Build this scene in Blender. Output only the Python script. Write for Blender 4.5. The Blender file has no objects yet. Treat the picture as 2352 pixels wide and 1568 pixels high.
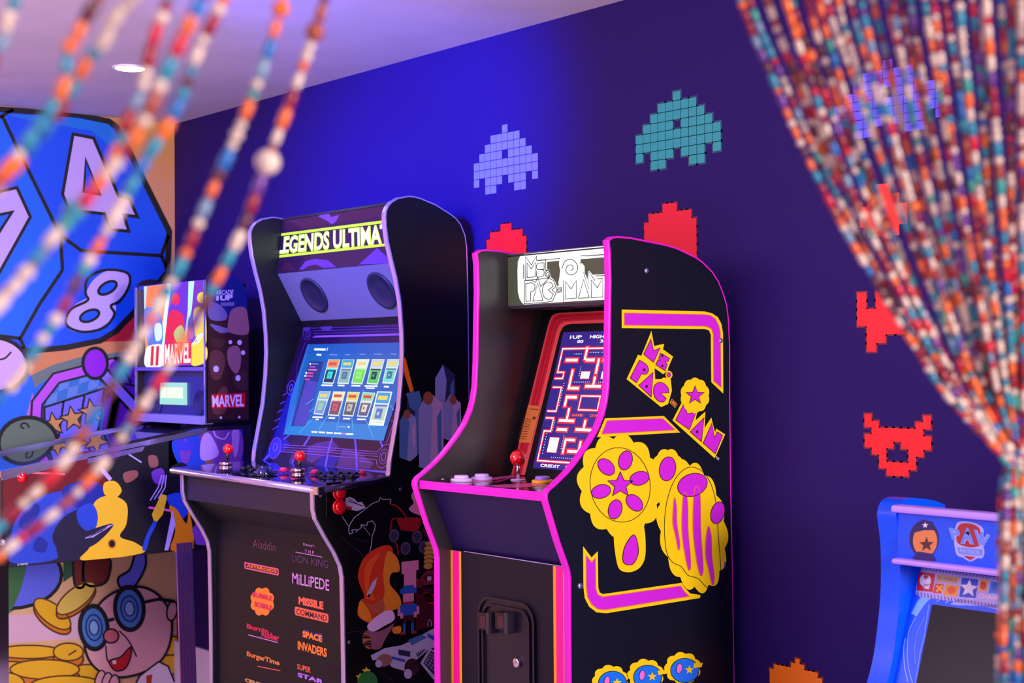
import bpy, math, random
from mathutils import Vector, Matrix
from mathutils.geometry import tessellate_polygon
random.seed(7)
scn = bpy.context.scene
COL = scn.collection

# ------------------------------------------------------------------ camera
# room axes: +X along the sticker wall, +Y towards it, +Z up; metres
CX, CY, FP = 1176.0, 784.0, 3392.0
def _cd(u, v): return Vector(((u-CX)/FP, -(v-CY)/FP, -1.0))
_x = (-_cd(-1650, 850)).normalized()
_y = _cd(5250, 797); _y = (_y - _x*_x.dot(_y)).normalized()
_z = _x.cross(_y)
RM = Matrix((_x, _y, _z))                     # camera axes -> room axes
CAM = Vector((0, 0, 1.25))
cd_ = bpy.data.cameras.new('camera'); cam = bpy.data.objects.new('camera', cd_); COL.objects.link(cam)
cam.matrix_world = Matrix.Translation(CAM) @ RM.to_4x4()
cd_.sensor_width = 36.0; cd_.sensor_fit = 'HORIZONTAL'; cd_.lens = 36.0*FP/2352.0
cd_.clip_start = 0.05; cd_.clip_end = 60
cd_.dof.use_dof = True; cd_.dof.focus_distance = 4.0; cd_.dof.aperture_fstop = 6.7
scn.camera = cam
scn.view_settings.view_transform = 'Standard'; scn.view_settings.look = 'None'
scn.view_settings.gamma = 1.0; scn.view_settings.exposure = 0.0
scn.view_settings.use_curve_mapping = False

# ------------------------------------------------------------------ world and lights
w = bpy.data.worlds.new('world'); scn.world = w; w.use_nodes = True
w.node_tree.nodes['Background'].inputs[0].default_value = (0.42, 0.30, 0.85, 1)
w.node_tree.nodes['Background'].inputs[1].default_value = 0.42
def area(name, loc, aim, size, power, col, sy=None):
    l = bpy.data.lights.new(name, 'AREA'); l.energy = power; l.color = col
    l.shape = 'RECTANGLE'; l.size = size; l.size_y = sy or size
    o = bpy.data.objects.new(name, l); COL.objects.link(o); o.location = loc
    o.rotation_euler = (Vector(aim)-Vector(loc)).to_track_quat('-Z', 'Y').to_euler()
    return o
def spot(name, loc, aim, power, col, ang, blend, rad=0.05):
    l = bpy.data.lights.new(name, 'SPOT'); l.energy = power; l.color = col
    l.spot_size = math.radians(ang); l.spot_blend = blend; l.shadow_soft_size = rad
    o = bpy.data.objects.new(name, l); COL.objects.link(o); o.location = loc
    o.rotation_euler = (Vector(aim)-Vector(loc)).to_track_quat('-Z', 'Y').to_euler()
    return o
area('key_light', (4.2, 1.5, 1.95), (-3.0, 2.4, 0.9), 1.4, 400, (1.0, 0.84, 0.88))  # added key light beyond the room's edge, brightens the cabinet sides
area('bead_light', (0.4, -0.9, 2.1), (-0.6, 0.9, 1.2), 0.8, 5, (1.0, 0.86, 0.84))
area('room_light', (-3.3, -0.9, 2.2), (-2.9, 2.9, 0.9), 1.4, 86, (0.95, 0.62, 0.98))
area('ceiling_fill', (-2.6, 0.2, 0.9), (-3.2, 0.6, 2.3), 1.6, 30, (1.0, 0.72, 0.90))  # unseen upward fill added in mid-air to lighten the ceiling
area('mural_fill', (-3.9, -0.4, 1.9), (-5.86, 2.3, 0.9), 0.8, 17, (1.0, 0.82, 0.86))  # added fill with no fixture behind it, lifts the lower mural
spot('blue_spot', (-2.9, 0.7, 2.1), (-4.02, 2.98, 1.97), 1150, (0.0, 0.06, 1.0), 39, 1.0, 0.12)
spot('blue_wash', (-4.0, 0.9, 2.2), (-4.8, 2.98, 1.30), 400, (0.0, 0.06, 1.0), 58, 1.0, 0.15)

# ------------------------------------------------------------------ helpers
def lin(c):
    c = c/255.0
    return c/12.92 if c <= 0.04045 else ((c+0.055)/1.055)**2.4
MATS = {}
def mat(rgb, rough=0.5, emit=0.0, metal=0.0, bump=0.0, coat=0.0, spec=0.5):
    k = (tuple(rgb), rough, emit, metal, bump, coat, spec)
    if k in MATS: return MATS[k]
    m = bpy.data.materials.new('finish_%d' % len(MATS)); m.use_nodes = True
    nt = m.node_tree; b = nt.nodes['Principled BSDF']
    c = (lin(rgb[0]), lin(rgb[1]), lin(rgb[2]), 1)
    b.inputs['Roughness'].default_value = rough; b.inputs['Metallic'].default_value = metal
    b.inputs['Specular IOR Level'].default_value = spec
    if emit:
        b.inputs['Base Color'].default_value = (0.01, 0.01, 0.012, 1)
        b.inputs['Emission Color'].default_value = c; b.inputs['Emission Strength'].default_value = emit
    else: b.inputs['Base Color'].default_value = c
    if coat:
        b.inputs['Coat Weight'].default_value = coat; b.inputs['Coat Roughness'].default_value = 0.06
    if bump:
        t = nt.nodes.new('ShaderNodeTexNoise'); t.inputs['Scale'].default_value = 260; t.inputs['Detail'].default_value = 3
        bp = nt.nodes.new('ShaderNodeBump'); bp.inputs['Strength'].default_value = bump; bp.inputs['Distance'].default_value = 0.002
        tc = nt.nodes.new('ShaderNodeTexCoord')
        nt.links.new(tc.outputs['Object'], t.inputs['Vector'])
        nt.links.new(t.outputs['Fac'], bp.inputs['Height']); nt.links.new(bp.outputs['Normal'], b.inputs['Normal'])
    MATS[k] = m
    return m
def noisy(rgb1, rgb2, scale, rough=0.6, detail=4, spec=0.5):
    m = bpy.data.materials.new('mottled_finish'); m.use_nodes = True
    nt = m.node_tree; b = nt.nodes['Principled BSDF']; b.inputs['Roughness'].default_value = rough
    b.inputs['Specular IOR Level'].default_value = spec
    t = nt.nodes.new('ShaderNodeTexNoise'); t.inputs['Scale'].default_value = scale; t.inputs['Detail'].default_value = detail
    tc = nt.nodes.new('ShaderNodeTexCoord'); r = nt.nodes.new('ShaderNodeValToRGB')
    r.color_ramp.elements[0].position = 0.35; r.color_ramp.elements[1].position = 0.65
    r.color_ramp.elements[0].color = (*[lin(c) for c in rgb1], 1); r.color_ramp.elements[1].color = (*[lin(c) for c in rgb2], 1)
    nt.links.new(tc.outputs['Object'], t.inputs['Vector']); nt.links.new(t.outputs['Fac'], r.inputs[0]); nt.links.new(r.outputs[0], b.inputs['Base Color'])
    return m

ORG = {}
def org(o): return ORG.get(o.name, Vector((0, 0, 0)))
def thing(name, label, cat, loc, group=None):
    o = bpy.data.objects.new(name, None); COL.objects.link(o); o.location = loc; o.empty_display_size = 0.1
    ORG[o.name] = Vector(loc); o['label'] = label; o['category'] = cat
    if group: o['group'] = group
    return o
def tag(o, label=None, cat=None, group=None, kind=None):
    if label: o['label'] = label
    if cat: o['category'] = cat
    if group: o['group'] = group
    if kind: o['kind'] = kind
    return o

class MB:
    """collects faces in room coordinates, builds ONE mesh object"""
    def __init__(s): s.v = []; s.f = []; s.mi = []; s.sm = []; s.mats = []
    def _m(s, m):
        if m not in s.mats: s.mats.append(m)
        return s.mats.index(m)
    def add(s, vs, fs, m, smooth=False):
        n = len(s.v); s.v += [Vector(p) for p in vs]; k = s._m(m)
        for f in fs: s.f.append([i+n for i in f]); s.mi.append(k); s.sm.append(smooth)
    def box(s, x0, x1, y0, y1, z0, z1, m):
        vs = [(x, y, z) for x in (x0, x1) for y in (y0, y1) for z in (z0, z1)]
        s.add(vs, [(0,1,3,2),(4,6,7,5),(0,4,5,1),(2,3,7,6),(0,2,6,4),(1,5,7,3)], m)
    def prism(s, prof, x0, x1, m, rim=None):
        """profile in (y, z), extruded in x"""
        n = len(prof)
        vs = [(x0, y, z) for y, z in prof]+[(x1, y, z) for y, z in prof]
        tri = tessellate_polygon([[Vector((y, z, 0)) for y, z in prof]])
        fs = [tuple(t) for t in tri]+[tuple(i+n for i in reversed(t)) for t in tri]
        s.add(vs, fs, m)
        s.add(vs, [(i, (i+1) % n, (i+1) % n+n, i+n) for i in range(n)], rim or m)
    def slab(s, pts, off, m):
        """planar polygon of 3D points thickened by vector off"""
        n = len(pts); pts = [Vector(p) for p in pts]; off = Vector(off)
        vs = pts+[p+off for p in pts]
        s.add(vs, [tuple(range(n)), tuple(range(2*n-1, n-1, -1))]+[(i, (i+1) % n, (i+1) % n+n, i+n) for i in range(n)], m)
    def lathe(s, c, ax, prof, m, seg=24, smooth=True):
        c = Vector(c); ax = Vector(ax).normalized(); q = ax.to_track_quat('Z', 'Y')
        vs = []; fs = []
        for r, h in prof:
            for k in range(seg):
                a = 2*math.pi*k/seg; vs.append(c+q @ Vector((r*math.cos(a), r*math.sin(a), h)))
        for j in range(len(prof)-1):
            for k in range(seg): k2 = (k+1) % seg; fs.append((j*seg+k, j*seg+k2, (j+1)*seg+k2, (j+1)*seg+k))
        if prof[0][0] > 1e-5: fs.append(tuple(range(seg-1, -1, -1)))
        if prof[-1][0] > 1e-5: b = (len(prof)-1)*seg; fs.append(tuple(range(b, b+seg)))
        s.add(vs, fs, m, smooth)
    def ball(s, c, r, m, seg=24, n=12, ax=(0, 0, 1), sq=1.0):
        s.lathe(c, ax, [(max(1e-6, r*math.sin(math.pi*i/n)), -r*sq*math.cos(math.pi*i/n)) for i in range(n+1)], m, seg)
    def tube(s, pts, r, m, seg=8):
        pts = [Vector(p) for p in pts]; vs = []; fs = []
        for i, p in enumerate(pts):
            t = (pts[min(i+1, len(pts)-1)]-pts[max(i-1, 0)]).normalized(); q = t.to_track_quat('Z', 'Y')
            for k in range(seg):
                a = 2*math.pi*k/seg; vs.append(p+q @ Vector((r*math.cos(a), r*math.sin(a), 0)))
        for i in range(len(pts)-1):
            for k in range(seg): k2 = (k+1) % seg; fs.append((i*seg+k, i*seg+k2, (i+1)*seg+k2, (i+1)*seg+k))
        fs.append(tuple(range(seg-1, -1, -1))); b = (len(pts)-1)*seg; fs.append(tuple(range(b, b+seg)))
        s.add(vs, fs, m, True)
    def build(s, name, parent=None, bevel=0.0):
        o_ = org(parent) if parent else Vector((0, 0, 0))
        me = bpy.data.meshes.new(name)
        me.from_pydata([tuple(v-o_) for v in s.v], [], s.f)
        for m in s.mats: me.materials.append(m)
        me.polygons.foreach_set('material_index', s.mi); me.polygons.foreach_set('use_smooth', s.sm)
        me.update()
        o = bpy.data.objects.new(name, me); COL.objects.link(o)
        if parent: o.parent = parent; ORG[o.name] = o_
        if bevel:
            b = o.modifiers.new('bevel', 'BEVEL'); b.width = bevel; b.segments = 2; b.limit_method = 'ANGLE'
        return o

# planes and the points on them that the camera measurements give
class Pl:
    def __init__(s, p, n):
        s.p = Vector(p); s.n = Vector(n).normalized()
        if (CAM-s.p).dot(s.n) < 0: s.n = -s.n
    def at(s, u, v, off=0.0):
        d = RM @ _cd(u, v); t = (s.p-CAM).dot(s.n)/d.dot(s.n)
        return CAM+d*t+s.n*off
def PX(c): return Pl((c, 0, 0), (1, 0, 0))
def PY(c): return Pl((0, c, 0), (0, 1, 0))
def PZ(c): return Pl((0, 0, c), (0, 0, 1))
def PT(a, b):
    """plane holding the X direction and the line a-b"""
    return Pl(a, Vector((1, 0, 0)).cross(Vector(b)-Vector(a)))
def yz(plane, pts): return [(plane.at(*p).y, plane.at(*p).z) for p in pts]
def sm(pts, n=6, closed=True):
    """Catmull-Rom smoothing of 2D or 3D points"""
    out = []; N = len(pts); pts = [Vector(p) for p in pts]
    rng = range(N) if closed else range(N-1)
    g = (lambda i: pts[i % N]) if closed else (lambda i: pts[max(0, min(N-1, i))])
    for i in rng:
        a, b, c, d = g(i-1), g(i), g(i+1), g(i+2)
        for k in range(n):
            t = k/n
            out.append(0.5*((2*b)+(c-a)*t+(2*a-5*b+4*c-d)*t*t+(3*b-a-3*c+d)*t**3))
    if not closed: out.append(pts[-1])
    return [tuple(p) for p in out]

TXT = {}
def text_mesh(s, bold):
    k = (s, bold)
    if k in TXT: return TXT[k]
    cu = bpy.data.curves.new('t', 'FONT'); cu.body = s; cu.offset = bold; cu.resolution_u = 3; cu.fill_mode = 'FRONT'
    o = bpy.data.objects.new('t', cu); COL.objects.link(o)
    dg = bpy.context.evaluated_depsgraph_get(); me = o.evaluated_get(dg).to_mesh()
    vs = [(v.co.x, v.co.y) for v in me.vertices]; fs = [tuple(p.vertices) for p in me.polygons]
    o.evaluated_get(dg).to_mesh_clear(); bpy.data.objects.remove(o); bpy.data.curves.remove(cu)
    x0 = min(v[0] for v in vs); x1 = max(v[0] for v in vs); y0 = min(v[1] for v in vs); y1 = max(v[1] for v in vs)
    TXT[k] = ([((x-x0)/(x1-x0), (y-y0)/(y1-y0)) for x, y in vs], fs)
    return TXT[k]

class Art(MB):
    """flat print on a real surface; coordinates measured on crops (ox, oy, scale) of the reference"""
    def __init__(s, plane, T=(0, 0, 1), L=1, step=0.0004):
        super().__init__(); s.pl = plane; s.T = T; s.L = L; s.step = step
    def clip(s, pt, inward):
        s.cl = getattr(s, 'cl', [])+[(Vector(pt), Vector(inward).normalized())]; return s
    def clip_line(s, a, b, inside):
        """keep the side of measured line a-b that holds the measured point inside"""
        A_, B_, C_ = s.P(a), s.P(b), s.P(inside); n = (B_-A_).cross(s.pl.n)
        if n.dot(C_-A_) < 0: n = -n
        return s.clip(A_, n)
    def build(s, name, parent=None, bevel=0.0):
        for pt, n in getattr(s, 'cl', []):
            f2 = []; m2 = []; s2 = []
            for f, m, q_ in zip(s.f, s.mi, s.sm):
                d = [(s.v[i]-pt).dot(n) for i in f]
                if min(d) >= 0: f2.append(f); m2.append(m); s2.append(q_); continue
                if max(d) <= 0: continue
                out = []
                for k in range(len(f)):
                    i, j = f[k], f[(k+1) % len(f)]; di, dj = d[k], d[(k+1) % len(f)]
                    if di >= 0: out.append(i)
                    if (di > 0 > dj) or (di < 0 < dj):
                        s.v.append(s.v[i].lerp(s.v[j], di/(di-dj))); out.append(len(s.v)-1)
                if len(out) > 2: f2.append(out); m2.append(m); s2.append(q_)
            s.f, s.mi, s.sm = f2, m2, s2
        used = sorted({i for f in s.f for i in f}); mp = {o: k for k, o in enumerate(used)}
        s.v = [s.v[i] for i in used]; s.f = [[mp[i] for i in f] for f in s.f]
        return super().build(name, parent, bevel)
    def P(s, p, L=None):
        return s.pl.at(s.T[0]+p[0]*s.T[2], s.T[1]+p[1]*s.T[2], (s.L if L is None else L)*s.step)
    def poly(s, pts, m, holes=()):
        loops = [[Vector((p[0], p[1], 0)) for p in pts]]+[[Vector((p[0], p[1], 0)) for p in h] for h in holes]
        flat = [p for l in loops for p in l]
        s.add([s.P(p) for p in flat], [tuple(t) for t in tessellate_polygon(loops)], m)
    def stroke(s, pts, wd, m, closed=False):
        pts = [Vector((p[0], p[1])) for p in pts]; N = len(pts); vs = []
        for i in range(N):
            a = pts[(i-1) % N] if closed or i else pts[i]; b = pts[(i+1) % N] if closed or i < N-1 else pts[i]
            d1 = (pts[i]-a); d2 = (b-pts[i])
            if d1.length < 1e-6: d1 = d2
            if d2.length < 1e-6: d2 = d1
            d1 = d1.normalized(); d2 = d2.normalized(); t = (d1+d2)
            t = t.normalized() if t.length > 1e-3 else d1
            k = wd/2/max(0.45, t.dot(d1)); nrm = Vector((-t.y, t.x))*k
            vs += [s.P(pts[i]+nrm), s.P(pts[i]-nrm)]
        E_ = N if closed else N-1
        s.add(vs, [(2*i, 2*i+1, (2*i+3) % (2*N), (2*i+2) % (2*N)) for i in range(E_)], m)
    def ell(s, cx, cy, rx, ry, m, rot=0, n=28, ring=0, rm=None):
        c, q = math.cos(math.radians(rot)), math.sin(math.radians(rot))
        pts = [(cx+rx*math.cos(a)*c-ry*math.sin(a)*q, cy+rx*math.cos(a)*q+ry*math.sin(a)*c) for a in [2*math.pi*i/n for i in range(n)]]
        if m: s.poly(pts, m)
        if ring: s.L += 0.5; s.stroke(pts, ring, rm, True); s.L -= 0.5
        return pts
    def star(s, cx, cy, r, m, ir=0.42, n=5, rot=-90, sx=1.0):
        s.poly([(cx+sx*r*(1 if i % 2 == 0 else ir)*math.cos(math.radians(rot+i*180/n)), cy+r*(1 if i % 2 == 0 else ir)*math.sin(math.radians(rot+i*180/n))) for i in range(2*n)], m)
    def scallop(s, cx, cy, rx, ry, m, n=12, amp=0.07, rot=0):
        pts = []
        c, q = math.cos(math.radians(rot)), math.sin(math.radians(rot))
        for i in range(n*10):
            a = 2*math.pi*i/(n*10); k = 1-amp+amp*abs(math.sin(a*n/2))*1.6
            x = rx*k*math.cos(a); y = ry*k*math.sin(a); pts.append((cx+x*c-y*q, cy+x*q+y*c))
        s.poly(pts, m); return pts
    def text(s, t, quad, m, bold=0.0):
        """quad: TL, TR, BR, BL in crop coordinates"""
        vs, fs = text_mesh(t, bold); tl, tr, br, bl = [s.P(p) for p in quad]
        s.add([(bl*(1-u)+br*u)*(1-v)+(tl*(1-u)+tr*u)*v for u, v in vs], fs, m)
    def rect_text(s, t, tl, br, m, bold=0.0):
        """upright text on a vertical plane facing -Y: corners TL and BR"""
        a = s.P(tl); b = s.P(br); vs, fs = text_mesh(t, bold)
        s.add([Vector((a.x*(1-u)+b.x*u, a.y*(1-u)+b.y*u, b.z*(1-v)+a.z*v)) for u, v in vs], fs, m)

BLACK = (16, 15, 20); m_blk = mat(BLACK, 0.34, bump=0.12); m_soft = mat((34, 31, 44), 0.55, bump=0.25)
m_deep = mat((9, 9, 12), 0.5); m_chrome = mat((225, 215, 225), 0.12, metal=1.0); m_ink = mat((8, 8, 12), 0.5)
m_red = mat((225, 8, 20), 0.16, coat=1.0); m_white = mat((240, 235, 240), 0.35)

# ================================================================== SETTING
WY, WX, CZ, FZ = 2.98, -5.86, 2.29, -0.14
def struct(o): o['kind'] = 'structure'; return o
m_wall = noisy((35, 17, 89), (43, 21, 98), 900, 0.62, 2, 0.15)
b = MB(); b.box(WX-0.1, 2.2, WY, WY+0.1, FZ, CZ, m_wall); struct(b.build('wall_right'))
b = MB(); b.box(WX-0.1, WX, -3.2, WY, FZ, CZ, mat((222, 168, 130), 0.6)); struct(b.build('wall_left'))
b = MB(); b.box(WX-0.1, 2.2, -3.2, WY+0.1, CZ, CZ+0.1, noisy((214, 205, 214), (222, 212, 222), 5, 0.7, 6)); struct(b.build('ceiling'))
b = MB(); b.box(WX-0.1, 2.2, -3.2, WY+0.1, FZ-0.1, FZ, noisy((198, 186, 200), (212, 198, 212), 9, 0.4, 5)); struct(b.build('floor'))
b = MB(); b.box(WX, 2.2, WY-0.014, WY, FZ, 0.052, mat((228, 214, 236), 0.4)); struct(b.build('baseboard_right'))

# recessed ceiling lamp
lc = PZ(CZ).at(299, 155)
t = thing('ceiling_downlight', 'small round glowing downlight set in the ceiling above the far left corner', 'ceiling light', (lc.x, lc.y, CZ))
b = MB(); b.lathe((lc.x, lc.y, CZ), (0, 0, -1), [(0.062, 0.0), (0.062, 0.004), (0.056, 0.006), (0.052, 0.004)], mat((235, 235, 240), 0.3), 32); b.build('trim_ring', t)
b = MB(); b.lathe((lc.x, lc.y, CZ-0.004), (0, 0, -1), [(0.0, 0.0), (0.051, 0.001)][::-1], mat((255, 255, 255), 0.5, emit=14), 32); b.build('diffuser', t)
l = bpy.data.lights.new('downlight_beam', 'SPOT'); l.energy = 26; l.color = (0.45, 0.5, 1.0); l.spot_size = 2.4; l.spot_blend = 0.7; l.shadow_soft_size = 0.05
o = bpy.data.objects.new('downlight_beam', l); COL.objects.link(o); o.location = (lc.x, lc.y, CZ-0.02)

# ------------------------------------------------------------------ wall stickers on the dark wall
PW = PY(WY)
m_gridbase = {}
def sticker(label, rows, x0, x1, ytop, ybot, col, gap, group='pixel stickers on the purple wall', edge=None):
    """rows of '#' laid in a grid between two measured corners on the wall"""
    a = PW.at(x0, ytop); c = PW.at(x1, ybot); nx = len(rows[0]); nz = len(rows)
    cw = (c.x-a.x)/nx; ch = (a.z-c.z)/nz; m = mat(col, 0.5)
    b = MB(); g = cw*gap
    for j, r in enumerate(rows):
        for i, ch_ in enumerate(r):
            if ch_ == '#':
                X0 = a.x+i*cw; Z1 = a.z-j*ch
                if edge:
                    e = 0.004; y = WY-0.0006
                    b.add([(X0-e, y, Z1+e), (X0+cw+e, y, Z1+e), (X0+cw+e, y, Z1-ch-e), (X0-e, y, Z1-ch-e)], [(0, 3, 2, 1)], mat(edge, 0.5))
                b.slab([(X0+g, WY-0.0009, Z1-g), (X0+cw-g, WY-0.0009, Z1-g), (X0+cw-g, WY-0.0009, Z1-ch+g), (X0+g, WY-0.0009, Z1-ch+g)], (0, -0.0005, 0), m)
    o = b.build('pixel_sticker'); tag(o, label, 'wall sticker', group)
    return o
ship = ['.....#.....',
        '...#####...',
        '..#######..',
        '.####.####.',
        '###########',
        '###########',
        '#.###.###.#',
        '..##...##..']
sticker('small pale blue pixel shape with grid lines above the cabinet with the pink edging', ship, 1088, 1237, 300, 430, (128, 132, 255), 0.035)
sticker('teal green pixel shape with grid lines, high on the wall', ship, 1460, 1657, 228, 368, (34, 160, 158), 0.03, edge=(20, 70, 95))
sticker('large periwinkle pixel shape with grid lines behind the tied bead curtain', ship, 1915, 2174, 160, 290, (96, 96, 250), 0.03)
dome = ['....###....',
        '.#########.',
        '###########',
        '###########',
        '###########',
        '#####.#####',
        '####...####',
        '.##.....##.']
sticker('small red pixel dome peeking out above the lit white marquee', dome, 1118, 1210, 519, 640, (250, 20, 22), 0.0, edge=(70, 6, 30))
sticker('crimson pixel dome standing above the rounded black top of the pink edged cabinet', dome, 1480, 1601, 474, 620, (240, 4, 44), 0.0, edge=(90, 0, 50))
gem = ['#.......#',
       '##.....##',
       '.#######.',
       '#########',
       '####.####',
       '.##...##.',
       '..#...#..',
       '..#####..',
       '...###...']
sticker('red pixel emblem low on the wall directly above the blue cabinet', gem, 1986, 2140, 950, 1098, (252, 4, 18), 0.0, edge=(110, 0, 40))
zig = ['#.#....',
       '#.##...',
       '######.',
       '######.',
       '.#####.',
       '.##....',
       '.#.....']
sticker('red jagged pixel shape half covered by the gathered bead strands', zig, 1969, 2125, 672, 806, (250, 6, 20), 0.0, edge=(110, 0, 40))
sticker('orange red pixel shape seen through the bead strands under the periwinkle one', ['..##..', '.####.', '######', '######', '.####.'], 1975, 2085, 428, 538, (250, 52, 24), 0.0)
sticker('bright orange stepped pixel block at the bottom edge of the photo', ['......#.....', '.....###....', '.##########.', '############', '############', '############', '############', '############', '############', '############'], 1768, 1890, 1500, 1640, (255, 132, 12), 0.0, edge=(120, 40, 20))

# ------------------------------------------------------------------ mural on the far wall
PM = PX(WX)
mural = thing('wall_mural', 'bright cartoon mural covering the far left wall, with a blue die, slot machine and coins', 'mural', (WX+0.001, 2.4, FZ))
m_mk = mat((10, 10, 22), 0.5)
a = Art(PM, L=1)                      # background colour fields
def zpoly(a, y0, y1, z0, z1, m, off): a.add([(WX+off, y0, z0), (WX+off, y1, z0), (WX+off, y1, z1), (WX+off, y0, z1)], [(0, 1, 2, 3)], m)
zpoly(a, 0.4, WY, 0.9, CZ, mat((214, 150, 118), 0.6), 0.0004)
zpoly(a, 0.4, WY, FZ+0.01, 0.9, mat((226, 178, 128), 0.6), 0.0004)
a.L = 2

for k in range(6):
    y0 = 262+k*30; a.L = 2+0.1*k; a.poly([(235, y0-14), (402, y0), (402, y0+60), (235, y0+46)], mat((214, 152, 62+k*10), 0.6))
a.L = 2
a.poly([(-300, 740), (330, 740), (330, 1090), (-300, 1090)], mat((30, 112, 245), 0.6))
a.L = 3
a.poly([(90, 740), (420, 690), (420, 790), (240, 792), (150, 800), (60, 810)], mat((190, 22, 52), 0.6))
a.L = 4
a.poly([(40, 830), (110, 800), (230, 785), (330, 782), (420, 784), (420, 812), (280, 808), (190, 818), (120, 838), (70, 862)], mat((214, 140, 92), 0.6))
a.poly([(70, 862), (120, 838), (190, 818), (280, 808), (420, 812), (420, 850), (280, 834), (187, 842), (121, 862), (80, 890)], mat((108, 128, 128), 0.6))
a.poly([(30, 980), (60, 955), (75, 900), (80, 960), (70, 1000)], mat((190, 110, 220), 0.6))
a.build('background', mural)
die = Art(PM, L=6)
die.poly([(-160, 240), (180, 264), (250, 279), (268, 292), (312, 379), (388, 531), (384, 625), (310, 714), (266, 758), (230, 780), (150, 796), (63, 804), (-160, 756)], mat((6, 84, 246), 0.45))
die.L = 6.5
die.poly([(150, 268), (250, 284), (310, 385), (210, 300), (60, 275), (12, 262)], mat((8, 122, 236), 0.45))
die.poly([(-160, 270), (4, 268), (54, 370), (143, 560), (143, 620), (46, 777), (-160, 745)], mat((14, 108, 248), 0.45))
die.L = 7
die.stroke([(-160, 240), (180, 264), (250, 279), (268, 292), (312, 379), (388, 531), (384, 625), (310, 714), (266, 760), (230, 782), (150, 798), (63, 806), (-160, 758)], 13, m_mk)
for q in ([(4, 266), (54, 370), (138, 540), (143, 620)], [(143, 620), (89, 700), (46, 777), (56, 800)], [(46, 777), (-160, 752)], [(138, 540), (187, 576), (370, 587), (386, 540)], [(370, 587), (384, 620)], [(4, 266), (30, 252)], [(4, 266), (-40, 290)]):
    die.stroke(q, 8, m_mk)
die.build('dice', mural)['label'] = 'blue many-sided die with numbers'
num = Art(PM, L=8); m_lil = mat((196, 176, 255), 0.5)
four = [(167, 308), (214, 317), (272, 451), (295, 455), (315, 498), (283, 493), (295, 531), (254, 527), (239, 491), (158, 482), (143, 446)]; hole4 = [(196, 366), (192, 440), (228, 446)]
num.poly(four, m_lil, [hole4])
sev = [(-60, 452), (38, 431), (69, 498), (-10, 640), (-60, 700), (-60, 628), (-20, 560), (27, 487), (-60, 505)]
num.poly(sev, m_lil)
num.ell(246, 662, 56, 36, m_lil, -38); num.L = 8.2; num.ell(207, 722, 62, 37, m_lil, -22)
num.L = 9
num.stroke(four, 7, m_mk, True); num.stroke(hole4, 6, m_mk, True); num.stroke(sev, 7, m_mk, True)
num.stroke(sm([(196, 674), (200, 640), (240, 620), (290, 626), (297, 652), (276, 690), (254, 702), (262, 722), (238, 752), (190, 762), (152, 746), (160, 712), (200, 690)], 5), 6, m_mk, True)
num.ell(246, 661, 23, 12, mat((10, 92, 250), 0.5), -30, ring=6, rm=m_mk); num.ell(205, 725, 23, 12, mat((10, 92, 250), 0.5), -22, ring=6, rm=m_mk)
num.build('die_numbers', mural)
slot = Art(PM, L=10); m_mag = mat((190, 84, 245), 0.5); m_pur = mat((96, 8, 180), 0.5)
slot.poly([(84, 1010), (92, 925), (131, 876), (270, 842), (330, 850), (330, 1080), (84, 1080)], mat((30, 100, 190), 0.5))
slot.L = 11
chk = (mat((50, 120, 205), 0.5), mat((100, 140, 225), 0.5))
for j in range(3):
    for i in range(8):
        x = 100+i*24+j*4; y = 938-i*8.6-j*24 + 18
        if x > 300: continue
        slot.poly([(x, y), (x+24, y-8.6), (x+28, y-32), (x+4, y-24)], chk[(i+j) % 2])
slot.L = 12
slot.poly([(101, 935), (237, 892), (222, 1010), (96, 1040)], mat((116, 110, 255), 0.5))
slot.L = 13
for q in ([(101, 1040), (101, 935), (240, 891)], [(145, 921), (134, 1002)], [(193, 908), (180, 985)], [(240, 891), (222, 1000)]): slot.stroke(q, 5, m_mk)
m_star = mat((206, 150, 92), 0.5)
for x, y, r in ((122, 974, 27), (165, 961, 28), (209, 945, 29)):
    slot.L = 13.5; slot.star(x, y, r*1.16, m_mk, 0.46, rot=-100); slot.L = 14; slot.star(x, y, r*0.94, m_star, 0.42, rot=-100)
slot.L = 15
slot.stroke([(80, 1000), (84, 925), (128, 868), (260, 834)], 28, m_mk); slot.L = 15.5; slot.stroke([(80, 1000), (84, 925), (128, 868), (262, 833)], 19, m_mag)
slot.L = 16
slot.poly([(250, 838), (272, 818), (330, 826), (330, 1010), (230, 1010)], m_pur)
slot.poly([(242, 1000), (262, 890), (278, 893), (256, 1000)], m_mag)
slot.L = 17
for q in ([(240, 1005), (262, 888)], [(256, 1005), (278, 893)], [(258, 822), (272, 828), (300, 880)], [(280, 880), (330, 890)], [(262, 820), (310, 838)]): slot.stroke(q, 5, m_mk)
slot.stroke([(236, 858), (316, 944), (340, 970)], 32, m_mk); slot.L = 17.5; slot.stroke([(236, 858), (316, 944), (345, 975)], 20, mat((140, 120, 255), 0.5))
slot.L = 18; slot.ell(217, 834, 28, 35, mat((150, 24, 226), 0.5), 0, ring=7, rm=m_mk)
slot.build('slot_machine', mural)['label'] = 'painted purple slot machine with three gold stars'
orb = Art(PM, L=19)
orb.ell(-22, 838, 84, 64, mat((214, 180, 252), 0.5), 0, ring=9, rm=m_mk)
orb.L = 20; orb.stroke(sm([(-5, 826), (10, 822), (24, 808)], 5, False), 4, m_mk)
orb.L = 20; orb.ell(63, 1018, 68, 60, mat((98, 122, 108), 0.5), 0, ring=9, rm=m_mk)
orb.L = 21; orb.stroke(sm([(54, 984), (47, 980), (48, 973), (58, 972), (66, 982)], 5, False), 4, m_mk)
orb.build('round_bubbles', mural)
low = Art(PM, (0, 1000, 0.3623), L=2)      # below the pinball machine: coins and a bald cartoon man with round spiral glasses
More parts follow.
